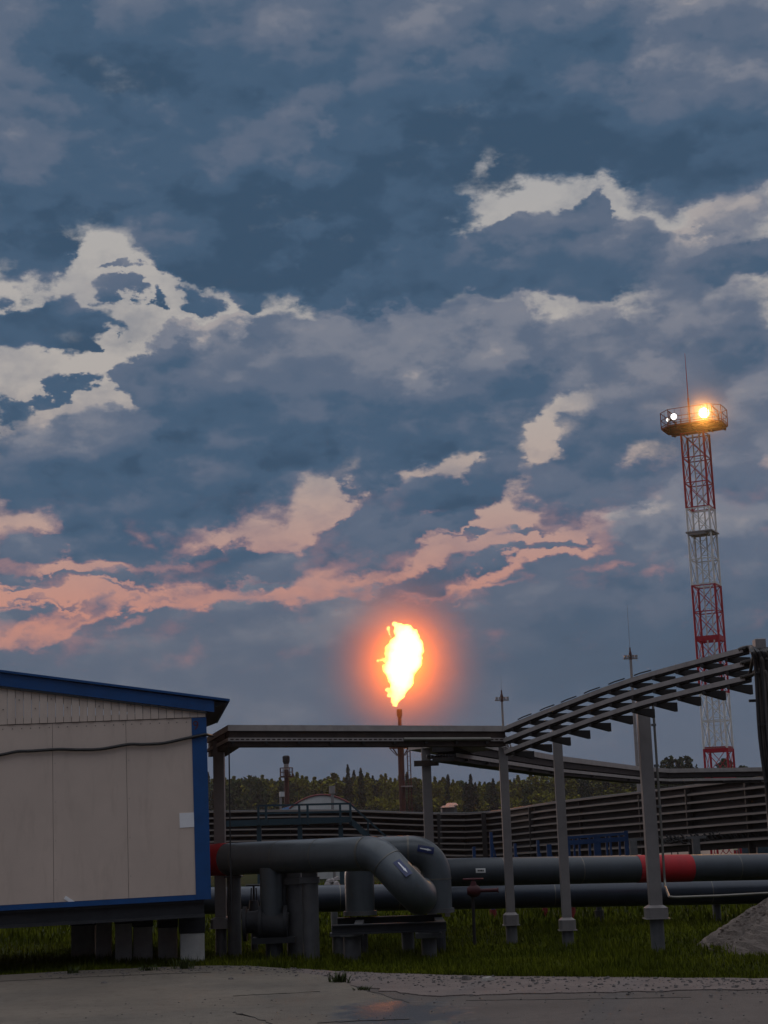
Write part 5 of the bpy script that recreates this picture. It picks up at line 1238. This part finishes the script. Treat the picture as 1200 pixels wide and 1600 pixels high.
# ================================================================== trees
rt = random.Random(11)
def leaf(b, c, s_, r=None):
    r = r or rt
    n = Vector((r.gauss(0, 1), r.gauss(0, 1), r.gauss(0, 1) + .4)).normalized(); u = n.orthogonal().normalized(); v = n.cross(u); a = r.uniform(0, 6.3)
    u, v = u * math.cos(a) + v * math.sin(a), v * math.cos(a) - u * math.sin(a); o = len(b.v)
    b.v += [tuple(c + u * s_), tuple(c + v * s_ * .7), tuple(c - u * s_), tuple(c - v * s_ * .7)]; b.f.append((o, o + 1, o + 2, o + 3)); b.m.append(0)
def spruce_crown(b, c, h, w, n, s_):
    for i in range(n):
        t = rt.random() ** .75; z = h * (.08 + .92 * t); tier = .72 + .28 * math.sin(z * 5.5); r = w * (1 - t) ** .85 * tier * math.sqrt(rt.uniform(.25, 1)) + .04
        a = rt.uniform(0, 6.3); leaf(b, Vector((c[0] + r * math.cos(a), c[1] + r * math.sin(a), c[2] + z - r * .25)), s_ * rt.uniform(.6, 1.2) * (1 - .5 * t))
def round_crown(b, c, h, w, n, s_, lo=.3, lobes=9):
    L = [(Vector((rt.uniform(-1, 1) * w * .6, rt.uniform(-1, 1) * w * .6, h * rt.uniform(lo + .1, .86))), w * rt.uniform(.28, .55)) for _ in range(lobes)]
    L.append((Vector((rt.uniform(-.2, .2) * w, 0, h * .88)), w * .3))
    for i in range(n):
        q, r = rt.choice(L); d = Vector((rt.gauss(0, 1), rt.gauss(0, 1), rt.gauss(0, 1))).normalized() * r * rt.uniform(.5, 1.05) ** .6
        leaf(b, Vector(c) + q + d, s_ * rt.uniform(.6, 1.25))
def birch_crown(b, c, h, w, n, s_):
    for i in range(n):
        t = rt.random(); z = h * (.15 + .85 * t); r = w * (math.sin(math.pi * (.12 + .86 * t)) ** .8) * math.sqrt(rt.uniform(.1, 1)) * (.7 + .3 * math.sin(z * 2.1 + 3 * t)); a = rt.uniform(0, 6.3)
        leaf(b, Vector((c[0] + r * math.cos(a), c[1] + r * math.sin(a), c[2] + z)), s_ * rt.uniform(.6, 1.2))
KIND = dict(
    spruce=('spruce_tree', 'tree', lambda b, h: spruce_crown(b, (0, 0, .4), h, h * .17, 900, .30), M['spruce']),
    pine=('pine_tree', 'tree', lambda b, h: round_crown(b, (0, 0, 0), h, h * .27, 1000, .30, .35), M['pine']),
    birch=('birch_tree', 'tree', lambda b, h: birch_crown(b, (0, 0, .3), h, h * .16, 900, .26), M['birch']))
protos = {}
def proto(kind, var, h=10.0):
    nm, cat, fn, m = KIND[kind]
    t = thing(nm, 'x', cat, (0, 0, 0)); b = MB(); b.tube([(0, 0, -.2), (.05, 0, h * .5), (0, .05, h * .93)], [.16, .10, .03], 7)
    for k in range(7):
        z = h * (.35 + .08 * k); a = k * 2.4; b.tube([(0, 0, z), (math.cos(a) * h * .1, math.sin(a) * h * .1, z + h * .06)], [.05, .02], 5)
    b.build('trunk', M['bark'], t, local=True); c = MB(); fn(c, h); c.build('crown', m, t, local=True); protos[(kind, var)] = [t, False]
for k in KIND:
    for v in range(3): proto(k, v)
def plant(kind, px, ptop, Y, lab, group, wid=1.0):
    v = rt.randrange(3); t, used = protos[(kind, v)]
    o = copy_tree(t) if used else t; protos[(kind, v)][1] = True
    p = pz(px, Y, 0); h = zat(p.x, Y, ptop); o.location = p; s_ = h / 10.2; o.scale = (s_ * wid, s_ * wid, s_); o.rotation_euler = (0, 0, rt.uniform(0, 6.3))
    o['label'] = lab; o['group'] = group
    return o
TL = 'trees of the far treeline'
single = [('pine', 393, 1205, 300, 'dark round crowned pine standing above the treeline near the left tray post', .9),
    ('spruce', 547, 1197, 300, 'tallest pointed spruce of the treeline, left of the flare stack', .9),
    ('spruce', 567, 1203, 299, 'second pointed spruce, right beside the tallest one', 1.0),
    ('birch', 525, 1210, 302, 'rounded pale green tree just left of the tallest spruce', 1.9),
    ('pine', 374, 1212, 303, 'small pine at the left end of the treeline beside the round crowned pine', .9),
    ('pine', 1051, 1180, 290, 'olive green bushy tree left of the dark pine by the tower', 1.0),
    ('pine', 1081, 1174, 290, 'dark broad pine directly left of the tower foot', 1.1),
    ('pine', 1147, 1178, 290, 'dark pine directly right of the tower foot', .9),
    ('pine', 1170, 1190, 297, 'low tree between the tower and the cable riser', 1.0),
    ('birch', 1018, 1194, 297, 'low bushy tree right of the white lightning mast', 2.0),
    ('birch', 975, 1199, 297, 'low bushy tree left of the white lightning mast', 2.0)]
for k, px, pt, Y, lab, wd in single: plant(k, px, pt, Y, lab, TL, wd)
def topline(px):
    pts = [(200, 1218), (330, 1215), (370, 1214), (430, 1215), (470, 1214), (500, 1217), (540, 1213), (600, 1214), (660, 1215), (720, 1219), (760, 1222), (800, 1221), (850, 1210), (900, 1207), (950, 1204), (1000, 1202), (1060, 1202), (1120, 1206), (1200, 1204), (1320, 1200)]
    for a, c in zip(pts[:-1], pts[1:]):
        if a[0] <= px <= c[0]: return a[1] + (c[1] - a[1]) * (px - a[0]) / (c[0] - a[0])
    return 1215
LABS = dict(spruce='pointed dark spruce standing in the far treeline', birch='slim yellow green birch standing in the far treeline', pine='bushy olive pine standing in the far treeline')
px = 326.0
while px < 1215:
    k = rt.choices(('spruce', 'birch', 'pine'), (.30, .52, .18))[0]; Y = rt.uniform(310, 345)
    if 478 > px > 340 or 540 > px > 478: k = rt.choice(('birch', 'pine', 'birch'))
    tp = topline(px) + (rt.uniform(-7, 6) if k != 'spruce' else rt.uniform(-9, 4))
    plant(k, px, tp, Y, LABS[k], TL, rt.uniform(.85, 1.35)); px += rt.uniform(5.5, 8.5)
for k in protos:
    if not protos[k][1]:
        for c in list(protos[k][0].children): bpy.data.objects.remove(c)
        bpy.data.objects.remove(protos[k][0])
wb_ = MB()
for i in range(520):
    Y = rt.uniform(346, 410); px = rt.uniform(40, 1400); p = pz(px, Y, 0); h = max(4, zat(p.x, Y, topline(px) + rt.uniform(3, 14))); w = rt.uniform(1.5, 2.4)
    if rt.random() < .4: spruce_crown(wb_, (p.x, Y, .2), h, w * .8, 190, .55)
    else: birch_crown(wb_, (p.x, Y, 0), h, w, 190, .55)
for i in range(9000):
    Y = rt.uniform(295, 345); px = rt.uniform(200, 1320); p = pz(px, Y, 0); leaf(wb_, Vector((p.x, Y, rt.uniform(0, 4.5))), .5)
o = wb_.build('woodland', M['wood']); o['kind'] = 'stuff'; o['label'] = 'far woodland behind the plant'

# ================================================================== air
def haze_box(x0, x1, y0, y1, z0, z1, dens):
    o = MB().box(x0, x1, y0, y1, z0, z1).build('haze', []); o['kind'] = 'stuff'
    m = bpy.data.materials.new('thin_air'); m.use_nodes = True; nt = m.node_tree; nt.nodes.clear()
    v = nt.nodes.new('ShaderNodeVolumePrincipled'); v.inputs['Color'].default_value = (.86, .87, .90, 1); v.inputs['Density'].default_value = dens; v.inputs['Anisotropy'].default_value = 0.75
    ou = nt.nodes.new('ShaderNodeOutputMaterial'); nt.links.new(v.outputs[0], ou.inputs['Volume']); o.data.materials.append(m)
    return o
def halo_ball(c, r, dens, zs=1.0, pw=2.0, tint=(.95, .80, .62)):   # added volume round a light, scatters it into a glow halo
    b = MB(); b.lathe(c, [(max(.002, r * math.sin(math.pi * k / 28)), -r * zs * math.cos(math.pi * k / 28)) for k in range(29)], 48)
    o = b.build('haze', [], origin=c, smooth=True); o['kind'] = 'stuff'
    m = bpy.data.materials.new('halo_volume'); m.use_nodes = True; nt = m.node_tree; nt.nodes.clear()
    v = nt.nodes.new('ShaderNodeVolumePrincipled'); v.inputs['Color'].default_value = (*tint, 1); v.inputs['Anisotropy'].default_value = 0.1
    tc = nt.nodes.new('ShaderNodeTexCoord'); mp = nt.nodes.new('ShaderNodeMapping'); mp.vector_type = 'TEXTURE'; nt.links.new(tc.outputs['Object'], mp.inputs[0]); mp.inputs['Scale'].default_value = (r, r, r * zs)
    gt = nt.nodes.new('ShaderNodeTexGradient'); gt.gradient_type = 'SPHERICAL'; nt.links.new(mp.outputs[0], gt.inputs[0])
    p1 = nt.nodes.new('ShaderNodeMath'); p1.operation = 'POWER'; nt.links.new(gt.outputs[1], p1.inputs[0]); p1.inputs[1].default_value = pw
    p2 = nt.nodes.new('ShaderNodeMath'); p2.operation = 'MULTIPLY'; nt.links.new(p1.outputs[0], p2.inputs[0]); p2.inputs[1].default_value = dens; nt.links.new(p2.outputs[0], v.inputs['Density'])
    ou = nt.nodes.new('ShaderNodeOutputMaterial'); nt.links.new(v.outputs[0], ou.inputs['Volume']); o.data.materials.append(m)
if HAZE:
    haze_box(-420, 420, -28, 880, -1.2, 34, HAZE)
    halo_ball(fc, 10.0, .17, 1.15, 3.0, (1.0, .52, .14)); halo_ball(lpO, 2.6, .06)  # halo volumes added round flame and tower lamp; orange tint deepens the glow

# ================================================================== low sun behind the cloud bank
sl = bpy.data.lights.new('sun', 'SUN'); sl.energy = SUN_E; sl.angle = R(12); sl.color = (1.0, .72, .58)
so = bpy.data.objects.new('sun', sl); COL.objects.link(so)
sd_ = Vector((math.sin(R(SUN_AZ)) * math.cos(R(SUN_EL)), math.cos(R(SUN_AZ)) * math.cos(R(SUN_EL)), math.sin(R(SUN_EL))))
so.rotation_euler = sd_.to_track_quat('Z', 'Y').to_euler()
